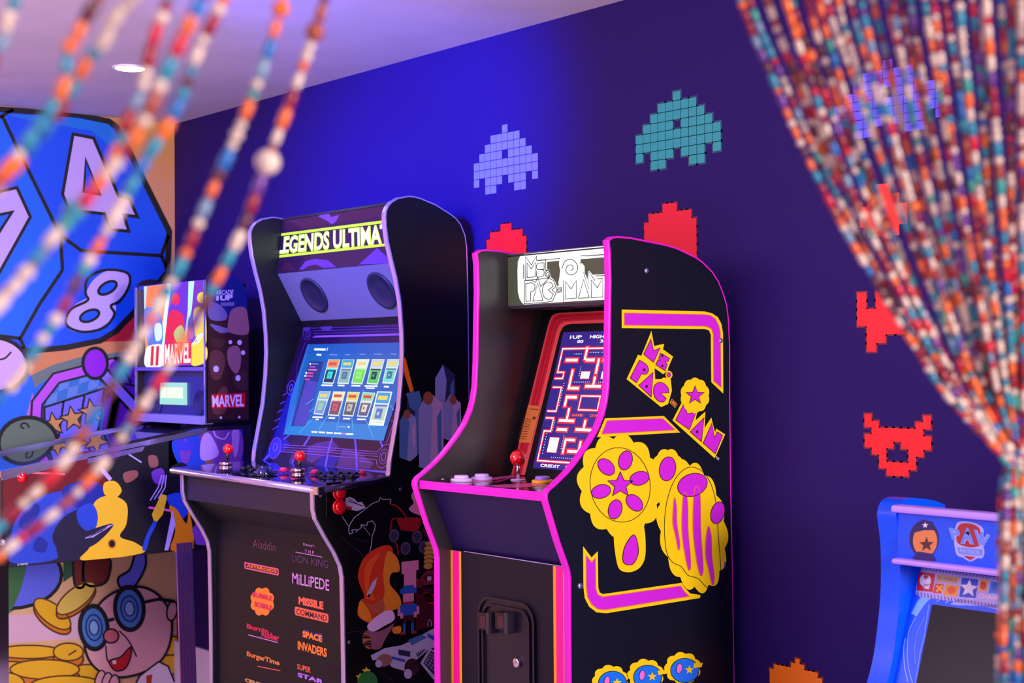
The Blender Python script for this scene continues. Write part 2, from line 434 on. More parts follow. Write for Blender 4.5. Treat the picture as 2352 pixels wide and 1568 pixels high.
m_gold = mat((240, 190, 20), 0.5); m_gold2 = mat((222, 128, 18), 0.5); m_br = mat((96, 54, 8), 0.5)
low.poly([(-200, 700), (1130, 700), (1150, 1600), (-200, 1600)], mat((232, 190, 140), 0.6))
low.L = 3
low.poly([(-200, 1150), (1000, 1090), (1120, 1250), (-200, 1330)], mat((226, 190, 212), 0.6))
low.L = 4
low.ell(-40, 960, 200, 190, mat((58, 118, 66), 0.5), 0); low.L = 4.5; low.ell(60, 880, 330, 215, mat((96, 112, 250), 0.5), 0, ring=22, rm=m_mk)
low.L = 5.2; low.poly(sm([(-60, 700), (150, 780), (150, 900), (100, 1050), (40, 1110), (-160, 1080)]), mat((58, 118, 66), 0.5))
low.L = 6; low.poly([(400, 780), (470, 780), (470, 880), (400, 930)], mat((40, 92, 60), 0.5))
low.poly(sm([(465, 760), (530, 760), (520, 900), (530, 950), (500, 965), (470, 930)]), mat((120, 34, 34), 0.5)); low.poly(sm([(540, 760), (640, 760), (690, 800), (685, 900), (640, 945), (560, 950), (530, 900)]), mat((112, 30, 22), 0.5))
low.L = 7; low.stroke(sm([(465, 760), (530, 760), (520, 900), (530, 950), (500, 965), (470, 930)]), 16, m_mk, True); low.stroke(sm([(540, 760), (690, 780), (685, 900), (640, 945), (560, 950), (530, 900)]), 16, m_mk, True)
low.L = 6; low.poly(sm([(860, 740), (920, 740), (920, 830), (870, 930), (820, 980), (760, 960), (750, 900), (820, 850)]), mat((110, 120, 255), 0.5))
low.L = 7; low.stroke(sm([(920, 740), (920, 830), (870, 930), (820, 980), (760, 960), (750, 900), (820, 850), (850, 760)], 6, False), 15, m_mk)
def coin(cx, cy, rx, ry, rot, th, L, ca=None):
    c, q = math.cos(math.radians(rot)), math.sin(math.radians(rot))
    low.L = L; low.ell(cx-q*th*-1*0, cy+th, rx, ry, m_gold2, rot, ring=12, rm=m_br); low.L = L+0.6; low.ell(cx, cy, rx, ry, ca or m_gold, rot, ring=10, rm=m_br)
coin(330, 1130, 140, 62, 38, 30, 5.5); coin(480, 1030, 150, 62, -38, 26, 6.4, mat((232, 206, 90), 0.5))
for k, (cx, cy, rx, ry) in enumerate(((560, 1500, 130, 50), (1080, 1330, 90, 60), (1080, 1450, 90, 60), (180, 1370, 210, 42), (430, 1370, 95, 56), (60, 1470, 150, 40), (280, 1480, 220, 62), (30, 1570, 120, 70), (420, 1590, 240, 70))):
    coin(cx, cy, rx, ry, 0, 46, 7.5+k*1.1)
low.L = 11; low.stroke([(160, 1460), (240, 1492), (330, 1470)], 12, m_br); low.L = 14; low.stroke([(430, 1390), (480, 1360)], 10, m_br)
# cartoon head
m_skin = mat((236, 178, 186), 0.5)
low.L = 18.5
head = sm([(560, 1180), (640, 1050), (760, 975), (900, 960), (1010, 1020), (1070, 1120), (1085, 1230), (1060, 1350), (1000, 1440), (900, 1500), (760, 1530), (640, 1500), (560, 1420), (530, 1300)])
low.poly(head, m_skin); low.L = 19; low.stroke(head, 15, m_mk, True)
low.L = 19.4; low.ell(1085, 1110, 32, 62, m_skin, 10, ring=11, rm=m_mk)
low.L = 20
for cx, cy, rx, ry in ((590, 1215, 82, 132), (815, 1095, 86, 130)):
    low.L = 20; low.ell(cx, cy, rx+18, ry+20, m_mk, -4)
    low.L = 20.5; low.ell(cx, cy, rx-8, ry-10, mat((74, 138, 216), 0.4), -4)
    low.L = 21; low.stroke(low.ell(cx, cy, rx*0.62, ry*0.62, None, -4), 10, mat((24, 40, 120), 0.5), True)
    low.ell(cx, cy, rx*0.4, ry*0.4, mat((140, 190, 240), 0.4), -4); low.L = 21.5; low.stroke(low.ell(cx, cy, rx*0.36, ry*0.36, None, -4), 9, mat((24, 40, 120), 0.5), True)
low.L = 20.2; low.stroke([(680, 1170), (720, 1160)], 22, m_mk); low.stroke([(905, 1055), (1000, 1035), (1100, 1050)], 20, m_mk)
low.L = 22; low.ell(698, 1268, 48, 44, mat((222, 120, 128), 0.5), 0, ring=11, rm=m_mk)
low.stroke(sm([(750, 1235), (810, 1300), (860, 1400)], 6, False), 9, m_mk); low.stroke(sm([(665, 1330), (672, 1410), (690, 1440)], 6, False), 9, m_mk)
mo = sm([(690, 1425), (760, 1400), (820, 1340), (822, 1400), (790, 1470), (740, 1490), (705, 1470)]); low.poly(mo, mat((205, 12, 24), 0.5)); low.L = 22.5; low.stroke(mo, 10, m_mk, True); low.poly([(705, 1425), (730, 1420), (732, 1445), (710, 1446)], m_white)
low.L = 23; low.poly([(840, 1600), (880, 1520), (1000, 1430), (1080, 1480), (1110, 1600)], mat((240, 225, 245), 0.5)); low.L = 23.4; low.stroke([(840, 1600), (880, 1520), (1000, 1430), (1060, 1460), (1100, 1560)], 11, m_mk); low.poly([(920, 1520), (960, 1510), (950, 1600), (925, 1600)], mat((190, 60, 40), 0.5))
for k in range(3):
    low.L = 24+k; low.ell(630+k*42, 1560+k*14, 34, 75, m_skin, 8, ring=9, rm=m_mk)
low.build('coins_and_cartoon_man', mural)['label'] = 'cartoon bald man with round spiral glasses among gold coins'

# ================================================================== ARCADE CABINET HELPERS
def offset_profile(prof, d):
    out = []; n = len(prof)
    A = sum(prof[i][0]*prof[(i+1) % n][1]-prof[(i+1) % n][0]*prof[i][1] for i in range(n))
    sg = 1 if A > 0 else -1
    for i in range(n):
        a, p, c = Vector(prof[i-1]), Vector(prof[i]), Vector(prof[(i+1) % n])
        d1 = (p-a).normalized(); d2 = (c-p).normalized(); t = (d1+d2)
        t = t.normalized() if t.length > 1e-4 else d1
        nrm = Vector((t.y, -t.x))*sg*d/max(0.5, t.dot(d1)); out.append((p.x+nrm.x, p.y+nrm.y))
    return out
def side_panel(parent, prof, x0, x1, m, m_edge, edge_name='edge_trim'):
    b = MB(); b.prism(prof, x0, x1, m); p = b.build('side_panel', parent)
    # rounded edge banding all round the outline
    n = len(prof); b = MB()
    rings = [(x0-0.0006, 0.0), (x0-0.0006, 0.0012), (x0+0.003, 0.0024), (x1-0.003, 0.0024), (x1+0.0006, 0.0012), (x1+0.0006, 0.0)]
    vs = []
    for x, d in rings: vs += [(x, y, z) for y, z in offset_profile(prof, d)]
    # inner lips so that the banding shows a thin line on the faces
    lip = offset_profile(prof, -0.0028); vs = [(x0-0.0006, y, z) for y, z in lip]+vs+[(x1+0.0006, y, z) for y, z in lip]
    K = len(rings)+2
    b.add(vs, [(j*n+i, j*n+(i+1) % n, (j+1)*n+(i+1) % n, (j+1)*n+i) for j in range(K-1) for i in range(n)], m_edge)
    b.build(edge_name, p)
    return p
def joystick(parent, base, r_base, h_base, ball_c, r_ball, mb, ms, axis=(0, 0, 1)):
    j = MB(); j.lathe(base, axis, [(r_base, 0), (r_base, h_base*0.42), (r_base*0.9, h_base*0.46), (r_base*0.9, h_base*0.56), (r_base, h_base*0.6), (r_base, h_base*0.94), (r_base*0.93, h_base), (0.0001, h_base)], mb, 32)
    o = j.build('joystick', parent)
    s = MB(); s.tube([Vector(base)+Vector(axis)*h_base*0.5, Vector(ball_c)], 0.0055, ms, 12); s.build('shaft', o)
    k = MB(); k.ball(ball_c, r_ball, m_red, 32, 18); k.build('ball_knob', o)['label'] = 'glossy red ball'
    return o
def button(parent, c, axis, r, h, m, m2=None, name='push_button'):
    b = MB(); b.lathe(c, axis, [(r, 0), (r, h*0.35), (r*0.94, h*0.5), (r*0.72, h*0.5), (r*0.7, h*0.42)], m, 28)
    o = b.build(name, parent)
    k = MB(); k.lathe(c, axis, [(r*0.68, h*0.3), (r*0.68, h*0.85), (r*0.6, h), (0.0001, h*1.02)], m2 or m, 28); k.build('plunger', o)
    return o

# ================================================================== PINK EDGED CABINET (right of centre)
XL, XR = -3.149, -2.629; TH = 0.020
A = PX(XR)
pac = thing('arcade_cabinet', 'black upright arcade cabinet with hot pink edging and yellow and magenta side art', 'arcade cabinet', ((XL+XR)/2, 2.65, FZ))
out_px = [(1398, 552), (1407, 545), (1419, 543.5), (1448, 546), (1478.5, 552), (1528, 562), (1555, 570), (1578, 581), (1597, 590), (1613, 601), (1636, 624), (1650, 646), (1660, 671), (1669, 700), (1673, 733), (1676, 800), (1676, 897), (1678, 1100), (1682, 1300), (1686, 1560)]
front_px = [(1310.5, 1560), (1309.5, 1330), (1307, 1310), (1303, 1297), (1284, 1243), (1259, 1158), (1255.5, 1145), (1256, 1134), (1262, 1124), (1274, 1114), (1302, 1087), (1320, 1066), (1339, 1040), (1358, 1012), (1373, 986), (1386, 953), (1393, 925), (1397.5, 890), (1399, 850), (1400, 826), (1401, 740), (1402.5, 647), (1401, 580)]
prof = yz(A, out_px); yb = prof[-1][0]; prof.append((yb, FZ))
fy = A.at(1310.5, 1560).y
prof += [(fy, FZ)]+yz(A, front_px)
m_pink = mat((226, 16, 196), 0.4)
m_side = mat((7, 11, 28), 0.45, bump=0.15, spec=0.3)
pr = side_panel(pac, prof, XR-TH, XR, m_side, m_pink)
pl_ = side_panel(pac, prof, XL-TH, XL, mat((74, 72, 74), 0.27, bump=0.06, metal=0.55), m_pink)
IL, IR = XL, XR-TH
# body between the panels
AL = PX(XL)
mT = AL.at(1167, 584); mB = AL.at(1167, 703)
sB = AL.at(1161, 1089); sT = AL.at(1246, 720)
dF = AL.at(966, 1103); a0 = AL.at(988, 1121); a1 = AL.at(1033, 1261)
fyi = AL.at(1025, 1400).y
b = MB(); b.box(IL, IR, 2.925, 2.935, FZ+0.02, 1.22, m_deep); b.build('back_panel', pac)
def top_cover(parent, outline, y0, z0, x0, x1, m, dz=0.012):
    # follows the curve of the side panels, a little inside it
    ins = [p for p in offset_profile(outline, -dz)[:len(outline)//2+8]]
    path = [(y0, z0)]
    for y, z in ins:
        if y > path[-1][0]+0.004 and y > y0+0.01 and z < 3: path.append((y, min(z, z0)))
        elif y > y0+0.05 and z < path[-1][1]-0.02 and z > 0.5 and abs(y-path[-1][0]) < 0.03: path.append((y, z))
    mb = MB(); ring = path+[(y-0.002, z-0.01) for y, z in reversed(path)]
    n_ = len(path); vs = [(x0, y, z) for y, z in path]+[(x1, y, z) for y, z in path]+[(x0, y-0.004, z-0.008) for y, z in path]+[(x1, y-0.004, z-0.008) for y, z in path]
    mb.add(vs, [(i, i+1, n_+i+1, n_+i) for i in range(n_-1)]+[(2*n_+i, 3*n_+i, 3*n_+i+1, 2*n_+i+1) for i in range(n_-1)]+[(0, n_, 3*n_, 2*n_), (n_-1, 3*n_-1, 4*n_-1, 2*n_-1)], m)
    mb.build('top_panel', parent); return path[-1]
ce = top_cover(pac, prof, mT.y, mT.z, IL, IR, m_blk)
b = MB(); b.slab([(IL, mB.y, mB.z), (IL, sT.y+0.012, mB.z), (IR, sT.y+0.012, mB.z), (IR, mB.y, mB.z)], (0, 0, -0.008), m_soft)
for gx in (IL+0.13, IR-0.13): b.lathe((gx, (mB.y+sT.y)/2, mB.z-0.008), (0, 0, -1), [(0.045, 0), (0.045, 0.003), (0.04, 0.004), (0.038, 0.001)], m_deep, 24)
b.build('speaker_panel', pac)
# marquee: lit acrylic
PMQ = PY(mB.y)
b = MB(); b.box(IL, IR, mB.y, mB.y+0.012, mB.z, mT.z, mat((88, 90, 78), 0.25)); mq = b.build('marquee', pac)
mq['label'] = 'backlit marquee with the game title'
m_lit = mat((255, 255, 250), 0.4, emit=1.2); m_grey = mat((96, 100, 74), 0.4, emit=0.55); m_ln = mat((20, 16, 16), 0.5)
q = Art(PMQ, (1160, 560, 0.12757), L=1)
q.poly([(55, 215), (340, 180), (1990, 8), (1990, 1030), (60, 1130)], m_grey)
q.L = 2
q.poly([(350, 182), (270, 230), (235, 320), (228, 500), (235, 860), (265, 990), (310, 1060), (350, 1092), (740, 1062), (1820, 1005), (1990, 998), (1990, 190), (1355, 235), (1000, 292), (1000, 262), (1990, 178), (1990, 20)], m_lit)
q.poly([(1355, 228), (1990, 185), (1990, 18), (900, 110), (900, 280), (1000, 292)], m_lit)
q.L = 3   # openings behind the letters, and a plain swirl where the painted figure sits
q.poly([(764, 325), (985, 300), (975, 360), (1000, 480), (985, 600), (965, 700), (975, 745), (940, 760), (915, 690), (880, 640), (835, 600), (835, 520), (800, 455), (764, 450)], m_grey)
q.poly([(1365, 275), (1990, 225), (1990, 540), (1625, 552), (1590, 560), (1520, 485), (1500, 500), (1495, 640), (1440, 520), (1438, 400), (1390, 345), (1340, 360), (1365, 330)], m_grey)
q.L = 4
lw = 13
def mline(pts, closed=True, w_=lw): q.stroke(pts, w_, m_ln, closed)
mline([(380, 228), (480, 378), (575, 222), (578, 300), (742, 288), (742, 480), (790, 460), (825, 510), (822, 590), (780, 620), (378, 655)])
mline([(405, 345), (480, 450), (552, 335), (552, 592), (405, 605)])
mline(sm([(712, 340), (620, 345), (582, 370), (578, 440), (610, 462), (690, 455)], 5, False), False); mline([(712, 340), (712, 455), (690, 455)], False)
mline(sm([(580, 480), (580, 590), (660, 588), (700, 570), (712, 520), (700, 470), (640, 465)], 4, False), False)
q.ell(775, 540, 42, 62, None); mline(q.ell(775, 540, 42, 62, None)); mline(q.ell(775, 545, 20, 34, None))
mline([(355, 662), (355, 1078), (740, 1050), (860, 1030), (925, 890), (850, 830), (925, 770), (880, 660), (800, 615), (650, 768), (595, 600), (560, 690), (480, 655)])
mline([(380, 712)]+sm([(480, 700), (545, 740), (530, 840), (470, 860)], 4, False)+[(468, 1028), (385, 1035)])
mline([(595, 705), (692, 1015), (507, 1030)])
mline(sm([(780, 685), (840, 700), (875, 765)], 4, False)+[(785, 830), (875, 905)]+sm([(840, 980), (780, 998), (710, 950), (682, 850), (705, 740), (760, 690)], 5, False))
mline([(938, 792), (1025, 785), (1022, 865), (940, 872)]); mline([(955, 812), (1005, 808), (1003, 845), (957, 850)])
mline([(1065, 660), (1065, 1050), (1815, 1010), (1990, 1000)], False)
mline([(1097, 675), (1195, 810), (1290, 660), (1295, 972), (1100, 992)])
mline([(1422, 640), (1525, 968), (1330, 978)]); mline([(1422, 512), (1520, 820), (1518, 505), (1630, 660)], False)
mline([(1560, 650), (1670, 790), (1770, 600), (1768, 955), (1562, 968)])
mline([(1635, 575), (1800, 570)], False); mline([(1670, 630), (1760, 622)], False)
mline([(600, 295), (1000, 262)], False); mline([(1370, 215), (1990, 180)], False); mline([(345, 370), (345, 630)], False, 16)
q.ell(1180, 440, 150, 165, m_lit); q.L = 5; mline(sm([(1040, 440), (1090, 310), (1220, 285), (1310, 380), (1300, 500), (1200, 560), (1110, 500), (1130, 400), (1210, 380), (1240, 440), (1190, 480)], 6, False), False)
q.L = 3.6; q.ell(1140, 620, 150, 100, m_lit, -20)
q.clip((IR-0.001, 0, 0), (-1, 0, 0)).clip((IL+0.001, 0, 0), (1, 0, 0)).clip((0, 0, mT.z-0.002), (0, 0, -1)).clip((0, 0, mB.z+0.002), (0, 0, 1)); q.build('marquee_print', mq)
# screen bezel plane
PS = PT(sB, sT)
sTop = sT+(sT-sB)*((mB.z-0.008-sT.z)/(sT.z-sB.z))
b = MB(); b.slab([(IL, sB.y, sB.z), (IR, sB.y, sB.z), (IR, sTop.y, sTop.z), (IL, sTop.y, sTop.z)], PS.n*-0.012, mat((12, 11, 14), 0.3)); bz = b.build('screen_bezel', pac)
bz_art = Art(PS, (940, 530, 0.4019), L=1)      # crop of the screen area
# red border with rounded corner: outer and inner loops, mirrored about the cabinet middle
def mirror_pts(pts3, xm): return [Vector((2*xm-p.x, p.y, p.z)) for p in reversed(pts3)]
XM = (XL+XR-TH)/2+0.012
def border(outer, inner, m, L, name=None):
    bz_art.L = L
    o3 = [bz_art.P(p) for p in outer]; i3 = [bz_art.P(p) for p in inner]
    O3 = o3+mirror_pts(o3, XM); I3 = i3+mirror_pts(i3, XM)
    n = len(O3); bz_art.add(O3+I3, [(k, k+1, n+k+1, n+k) for k in range(n-1)], m)
def bpath(dx, r):      # left outline from bottom to top with rounded shoulder, dx = inset in crop px
    x = lambda y: 583+(1395-y)*0.2466+dx
    t = 470+dx*0.82
    pts = [(x(1395), 1395), (x(1200), 1200), (x(1000), 1000), (x(800), 800), (x(t+70), t+70), (x(t+40)+2, t+40), (x(t+15)+10, t+15), (x(t)+28, t+2), (x(t)+60, t-2)]
    return pts
border(bpath(0, 1), bpath(78, 1), mat((220, 74, 70), 0.45), 1)
border(bpath(10, 1), bpath(58, 1), mat((190, 8, 34), 0.45), 2)
border(bpath(24, 1), bpath(27, 1), mat((120, 4, 22), 0.45), 3)
border(bpath(43, 1), bpath(46, 1), mat((120, 4, 22), 0.45), 3)
bz_art.L = 4
bz_art.poly([(682, 995), (752, 1003), (700, 1212), (628, 1210)], mat((206, 118, 44), 0.5))
bz_art.L = 5
for k in range(9):
    y = 1075+k*14; x = 690-(y-1000)*0.25
    bz_art.stroke([(x-20, y), (x+30, y+3)], 4, mat((110, 50, 16), 0.5))
bz_art.stroke([(690, 1018), (742, 1022)], 5, mat((110, 50, 16), 0.5)); bz_art.ell(716, 1070, 9, 9, mat((90, 40, 16), 0.5))
bz_art.build('bezel_print', bz)
# game picture
sc_bl = Art(PS, (940, 530, 0.4019)).P((708, 1355), 4); sc_tl = Art(PS, (940, 530, 0.4019)).P((897, 580), 4)
vv = sc_tl-sc_bl; H = vv.length; vv.normalize(); W_ = IR-0.055-sc_bl.x; sx0 = sc_bl.x
org_s = Vector((sx0, sc_bl.y, sc_bl.z)); vv = Vector((0, vv.y, vv.z)).normalized()
b = MB()
def SP(u, v, off): return org_s+Vector((u*W_, 0, 0))+vv*(v*H)+PS.n*off
def srect(u0, u1, v0, v1, m, L): b.add([SP(u0, v0, L*0.0004), SP(u1, v0, L*0.0004), SP(u1, v1, L*0.0004), SP(u0, v1, L*0.0004)], [(0, 1, 2, 3)], m)
m_sb = mat((52, 34, 140), 0.2, emit=1.0); m_sw = mat((255, 240, 235), 0.2, emit=1.6); m_sr = mat((235, 40, 60), 0.2, emit=1.2); m_sg = mat((190, 255, 235), 0.2, emit=1.2)
srect(0, 1, 0, 1, m_sb, 0)
def seg(pts, wd=0.011, closed=False):
    pts = list(pts)+([pts[0]] if closed else [])
    for i in range(len(pts)-1):
        (u0, v0), (u1, v1) = pts[i], pts[i+1]
        a_, c_ = min(u0, u1), max(u0, u1); d_, e_ = min(v0, v1), max(v0, v1)
        wu = wd; wv = wd*W_/H
        srect(a_-wu-0.006, c_+wu+0.006, d_-wv-0.004, e_+wv+0.004, m_sr, 1)
    for i in range(len(pts)-1):
        (u0, v0), (u1, v1) = pts[i], pts[i+1]
        a_, c_ = min(u0, u1), max(u0, u1); d_, e_ = min(v0, v1), max(v0, v1)
        srect(a_-wd*0.55, c_+wd*0.55, d_-wd*0.55*W_/H, e_+wd*0.55*W_/H, m_sw, 2)
def block(u0, u1, v0, v1): srect(u0-.006, u1+.006, v0-.004, v1+.004, m_sr, 1); srect(u0, u1, v0, v1, m_sw, 2)
for sgn in (0, 1):
    f = (lambda u: u) if not sgn else (lambda u: 1-u)
    g = lambda pts: [(f(u), v) for u, v in pts]
    bl = lambda u0, u1, v0, v1: block(min(f(u0), f(u1)), max(f(u0), f(u1)), v0, v1)
    seg(g([(0.5, 0.875), (0.04, 0.875), (0.04, 0.70), (0.12, 0.70), (0.12, 0.655), (0.03, 0.655)]), 0.009)
    seg(g([(0.03, 0.59), (0.13, 0.59), (0.13, 0.415), (0.03, 0.415)]), 0.008)
    seg(g([(0.03, 0.365), (0.12, 0.365), (0.12, 0.27), (0.04, 0.27), (0.04, 0.055), (0.5, 0.055)]), 0.009)
    seg(g([(0.12, 0.79), (0.24, 0.79)]), 0.022); seg(g([(0.36, 0.79), (0.44, 0.79)]), 0.022)
    seg(g([(0.335, 0.875), (0.335, 0.80)]), 0.02)
    seg(g([(0.22, 0.71), (0.22, 0.585), (0.33, 0.585)]), 0.02); bl(0.33, 0.43, 0.655, 0.705)
    seg(g([(0.22, 0.46), (0.22, 0.52), (0.33, 0.52)]), 0.02)
    seg(g([(0.20, 0.35), (0.36, 0.35)]), 0.02); seg(g([(0.28, 0.35), (0.28, 0.43)]), 0.02)
    seg(g([(0.2, 0.285), (0.3, 0.285)]), 0.02); bl(0.13, 0.24, 0.12, 0.225)
    seg(g([(0.32, 0.125), (0.32, 0.215), (0.42, 0.215)]), 0.018); seg(g([(0.38, 0.135), (0.5, 0.135)]), 0.02)
    for u0, v0, du, dv, n_ in ((0.38, 0.845, 0.02, 0, 6), (0.20, 0.835, 0.02, 0, 5), (0.15, 0.62, 0, -0.018, 10), (0.27, 0.63, 0.022, 0, 9), (0.14, 0.35, 0, -0.018, 5), (0.29, 0.24, 0, -0.018, 6), (0.2, 0.085, 0.024, 0, 12), (0.08, 0.25, 0, -0.02, 8), (0.31, 0.74, 0, -0.016, 5)):
        for k in range(n_):
            u = f(u0+du*k); v = v0+dv*k; srect(u-0.004, u+0.004, v-0.003, v+0.003, m_sg, 1.6)
seg([(0.5, 0.79), (0.5, 0.70)], 0.02); seg([(0.42, 0.60), (0.58, 0.60)], 0.02); seg([(0.5, 0.66), (0.5, 0.60)], 0.02)
seg([(0.39, 0.43), (0.61, 0.43), (0.61, 0.53), (0.39, 0.53)], 0.008, True); seg([(0.42, 0.29), (0.58, 0.29)], 0.02); seg([(0.5, 0.35), (0.5, 0.29)], 0.02)
seg([(0.5, 0.20), (0.5, 0.135)], 0.02)
def stext(s_, u0, u1, v0, v1, m, bold=0.02):
    vs, fs = text_mesh(s_, bold); b.add([SP(u0+(u1-u0)*x, v0+(v1-v0)*y, 0.0012) for x, y in vs], fs, m)
stext('1UP', 0.10, 0.24, 0.948, 0.972, m_sw); stext('HIGH SCORE', 0.34, 0.74, 0.948, 0.972, m_sw)
stext('00', 0.20, 0.27, 0.915, 0.938, m_sw); stext('3605', 0.47, 0.62, 0.915, 0.938, m_sw)
stext('CREDIT', 0.09, 0.32, 0.012, 0.034, m_sw); stext('0', 0.39, 0.42, 0.012, 0.034, m_sw)
stext('GAME', 0.33, 0.46, 0.382, 0.402, mat((255, 90, 70), 0.2, emit=1.4)); stext('OVER', 0.54, 0.67, 0.382, 0.402, mat((255, 90, 70), 0.2, emit=1.4))
b.build('game_screen', bz)
# control deck
dn = (Vector((1, 0, 0)).cross(sB-dF)).normalized(); dn = dn if dn.z > 0 else -dn
b = MB(); b.slab([(IL, dF.y, dF.z), (IR, dF.y, dF.z), (IR, sB.y, sB.z), (IL, sB.y, sB.z)], dn*-0.018, mat((14, 13, 18), 0.12)); dk = b.build('control_deck', pac)
b = MB(); b.box(IL, IR, dF.y-0.004, dF.y, dF.z-0.021, dF.z+0.0005, m_pink); b.build('deck_edging', dk)
PD = PT(dF, sB)
d = Art(PD, (940, 1000, 0.3623), L=1)
m_pk2 = mat((214, 90, 150), 0.3)
d.poly([(340, 292), (640, 252), (700, 255), (640, 268), (420, 300)], m_pk2); d.poly([(470, 318), (800, 300), (905, 316), (700, 330), (600, 332)], m_pk2); d.poly([(640, 268), (690, 262), (560, 296), (500, 300)], mat((170, 40, 110), 0.3))
d.build('deck_stripes', dk)  # flat pinkish stripes lying on the deck surface
for u, v, r in ((330, 290, 0.0165), (460, 281, 0.0165)):
    button(dk, PD.at(940+u*.3623, 1000+v*.3623), PD.n, 0.028, 0.016, mat((215, 190, 250), 0.3))
yb_ = button(dk, PD.at(940+845*.3623, 1000+302*.3623), PD.n, 0.028, 0.018, mat((250, 190, 10), 0.3), mat((170, 130, 240), 0.3)); yb_['label'] = 'yellow button with violet centre'
jb = PD.at(940+690*.3623, 1000+282*.3623)
b = MB(); b.lathe(jb, PD.n, [(0.02, 0), (0.02, 0.002), (0.017, 0.003), (0.0001, 0.003)], mat((225, 190, 240), 0.2), 28); jo = b.build('joystick', dk)
bc = jb+Vector((0, 0, 0.058))
b = MB(); b.tube([jb, bc], 0.0048, m_chrome, 12); b.build('shaft', jo)
b = MB(); b.ball(bc, 0.0215, m_red, 32, 18); b.build('ball_knob', jo)['label'] = 'glossy red ball'
b = MB(); b.ball(PD.at(1017, 1100), 0.006, m_chrome, 12, 6, sq=0.5, ax=PD.n); b.build('screw', dk)
# apron, front panel, coin door
b = MB(); b.slab([(IL, a0.y, dF.z-0.018), (IR, a0.y, dF.z-0.018), (IR, a1.y+0.012, a1.z), (IL, a1.y+0.012, a1.z)], (0, 0.012, 0), mat((26, 12, 66), 0.45, bump=0.2, spec=0.3)); b.build('lower_apron', pac)
FY = fyi+0.016
b = MB(); b.box(IL, IR, FY, FY+0.014, FZ+0.02, a1.z, mat((9, 8, 26), 0.5, bump=0.2, spec=0.3)); fp = b.build('front_panel', pac)
b = MB(); b.tube([(IL+0.06, FY-0.001, a1.z), (IR-0.03, FY-0.001, a1.z)], 0.0012, mat((190, 170, 220), 0.4), 6); b.build('seam_strip', fp)
PF = PY(FY)
fa = Art(PF, (940, 1000, 0.3623), L=1)
m_or = mat((255, 168, 10), 0.4); m_ht = mat((246, 10, 150), 0.4)
def vstripe(x0, x1, m, L, off=0):
    X0 = fa.pl.at(940+x0*.3623, 1300).x; X1 = fa.pl.at(940+x1*.3623, 1300).x; y = FY-0.0004*L
    fa.add([(X0, y, FZ+0.03), (X1, y, FZ+0.03), (X1, y, a1.z-0.002), (X0, y, a1.z-0.002)], [(0, 1, 2, 3)], m)
vstripe(262, 330, m_or, 1); vstripe(278, 316, m_ht, 2); vstripe(912, 992, m_or, 1); vstripe(930, 974, m_ht, 2)
fa.build('stripe_print', fp)
# coin door: raised rounded frame, two coin slots, lock
cX0 = PF.at(940+445*.3623, 1300).x; cX1 = PF.at(940+803*.3623, 1300).x; cZ1 = PF.at(1200, 1000+1015*.3623+14).z; cZ0 = 0.04
def rrect(x0, x1, z0, z1, r, n=6):
    pts = []
    for cx, cz, a in ((x1-r, z1-r, 0), (x0+r, z1-r, 90), (x0+r, z0+r, 180), (x1-r, z0+r, 270)):
        for k in range(n+1): t_ = math.radians(a+90*k/n); pts.append((cx+r*math.cos(t_), cz+r*math.sin(t_)))
    return pts
def ring_frame(mb, o2, i2, y0, y1, m):
    n = len(o2); vs = [(x, y0, z) for x, z in o2]+[(x, y1, z) for x, z in o2]+[(x, y1, z) for x, z in i2]+[(x, y0, z) for x, z in i2]
    mb.add(vs, [(j*n+i, j*n+(i+1) % n, (j+1)*n+(i+1) % n, (j+1)*n+i) for j in range(3) for i in range(n)], m)
b = MB(); m_door = mat((17, 14, 28), 0.32, bump=0.15)
ring_frame(b, rrect(cX0, cX1, cZ0, cZ1, 0.05), rrect(cX0+0.007, cX1-0.007, cZ0+0.007, cZ1-0.007, 0.044), FY, FY-0.008, m_door)
ring_frame(b, rrect(cX0+0.018, cX1-0.018, cZ0+0.018, cZ1-0.018, 0.036), rrect(cX0+0.024, cX1-0.024, cZ0+0.024, cZ1-0.024, 0.032), FY, FY-0.009, m_door)
pts = rrect(cX0+0.007, cX1-0.007, cZ0+0.007, cZ1-0.007, 0.044); b.add([(x, FY-0.002, z) for x, z in pts], [tuple(range(len(pts)))], m_door)
cd = b.build('coin_door', pac)
for u in (0, 1):
    p0 = PF.at(940+(470+u*110)*.3623, 1000+1110*.3623); p1 = PF.at(940+(548+u*118)*.3623, 1000+1235*.3623)
    b = MB(); b.box(p0.x, p1.x, FY-0.02, FY-0.002, p1.z, p0.z, mat((16, 14, 22), 0.25)); sl = b.build('coin_slot', cd, 0.002)
    b = MB(); w2 = (p1.x-p0.x); b.box(p0.x+w2*0.28, p1.x-w2*0.3, FY-0.0215, FY-0.0195, p1.z+0.006, p0.z-0.008, mat((70, 24, 40), 0.3)); b.build('slot_window', sl)
    b = MB(); b.box(p1.x-w2*0.16, p1.x+0.004, FY-0.026, FY-0.002, p1.z-0.006, p0.z+0.004, mat((46, 42, 54), 0.3)); b.build('slot_bar', sl)
p = PF.at(940+694*.3623, 1000+1437*.3623)
b = MB(); b.lathe((p.x, FY-0.002, p.z), (0, -1, 0), [(0.0125, 0), (0.0125, 0.008), (0.0105, 0.01), (0.0001, 0.01)], m_chrome, 24); b.build('lock', cd)
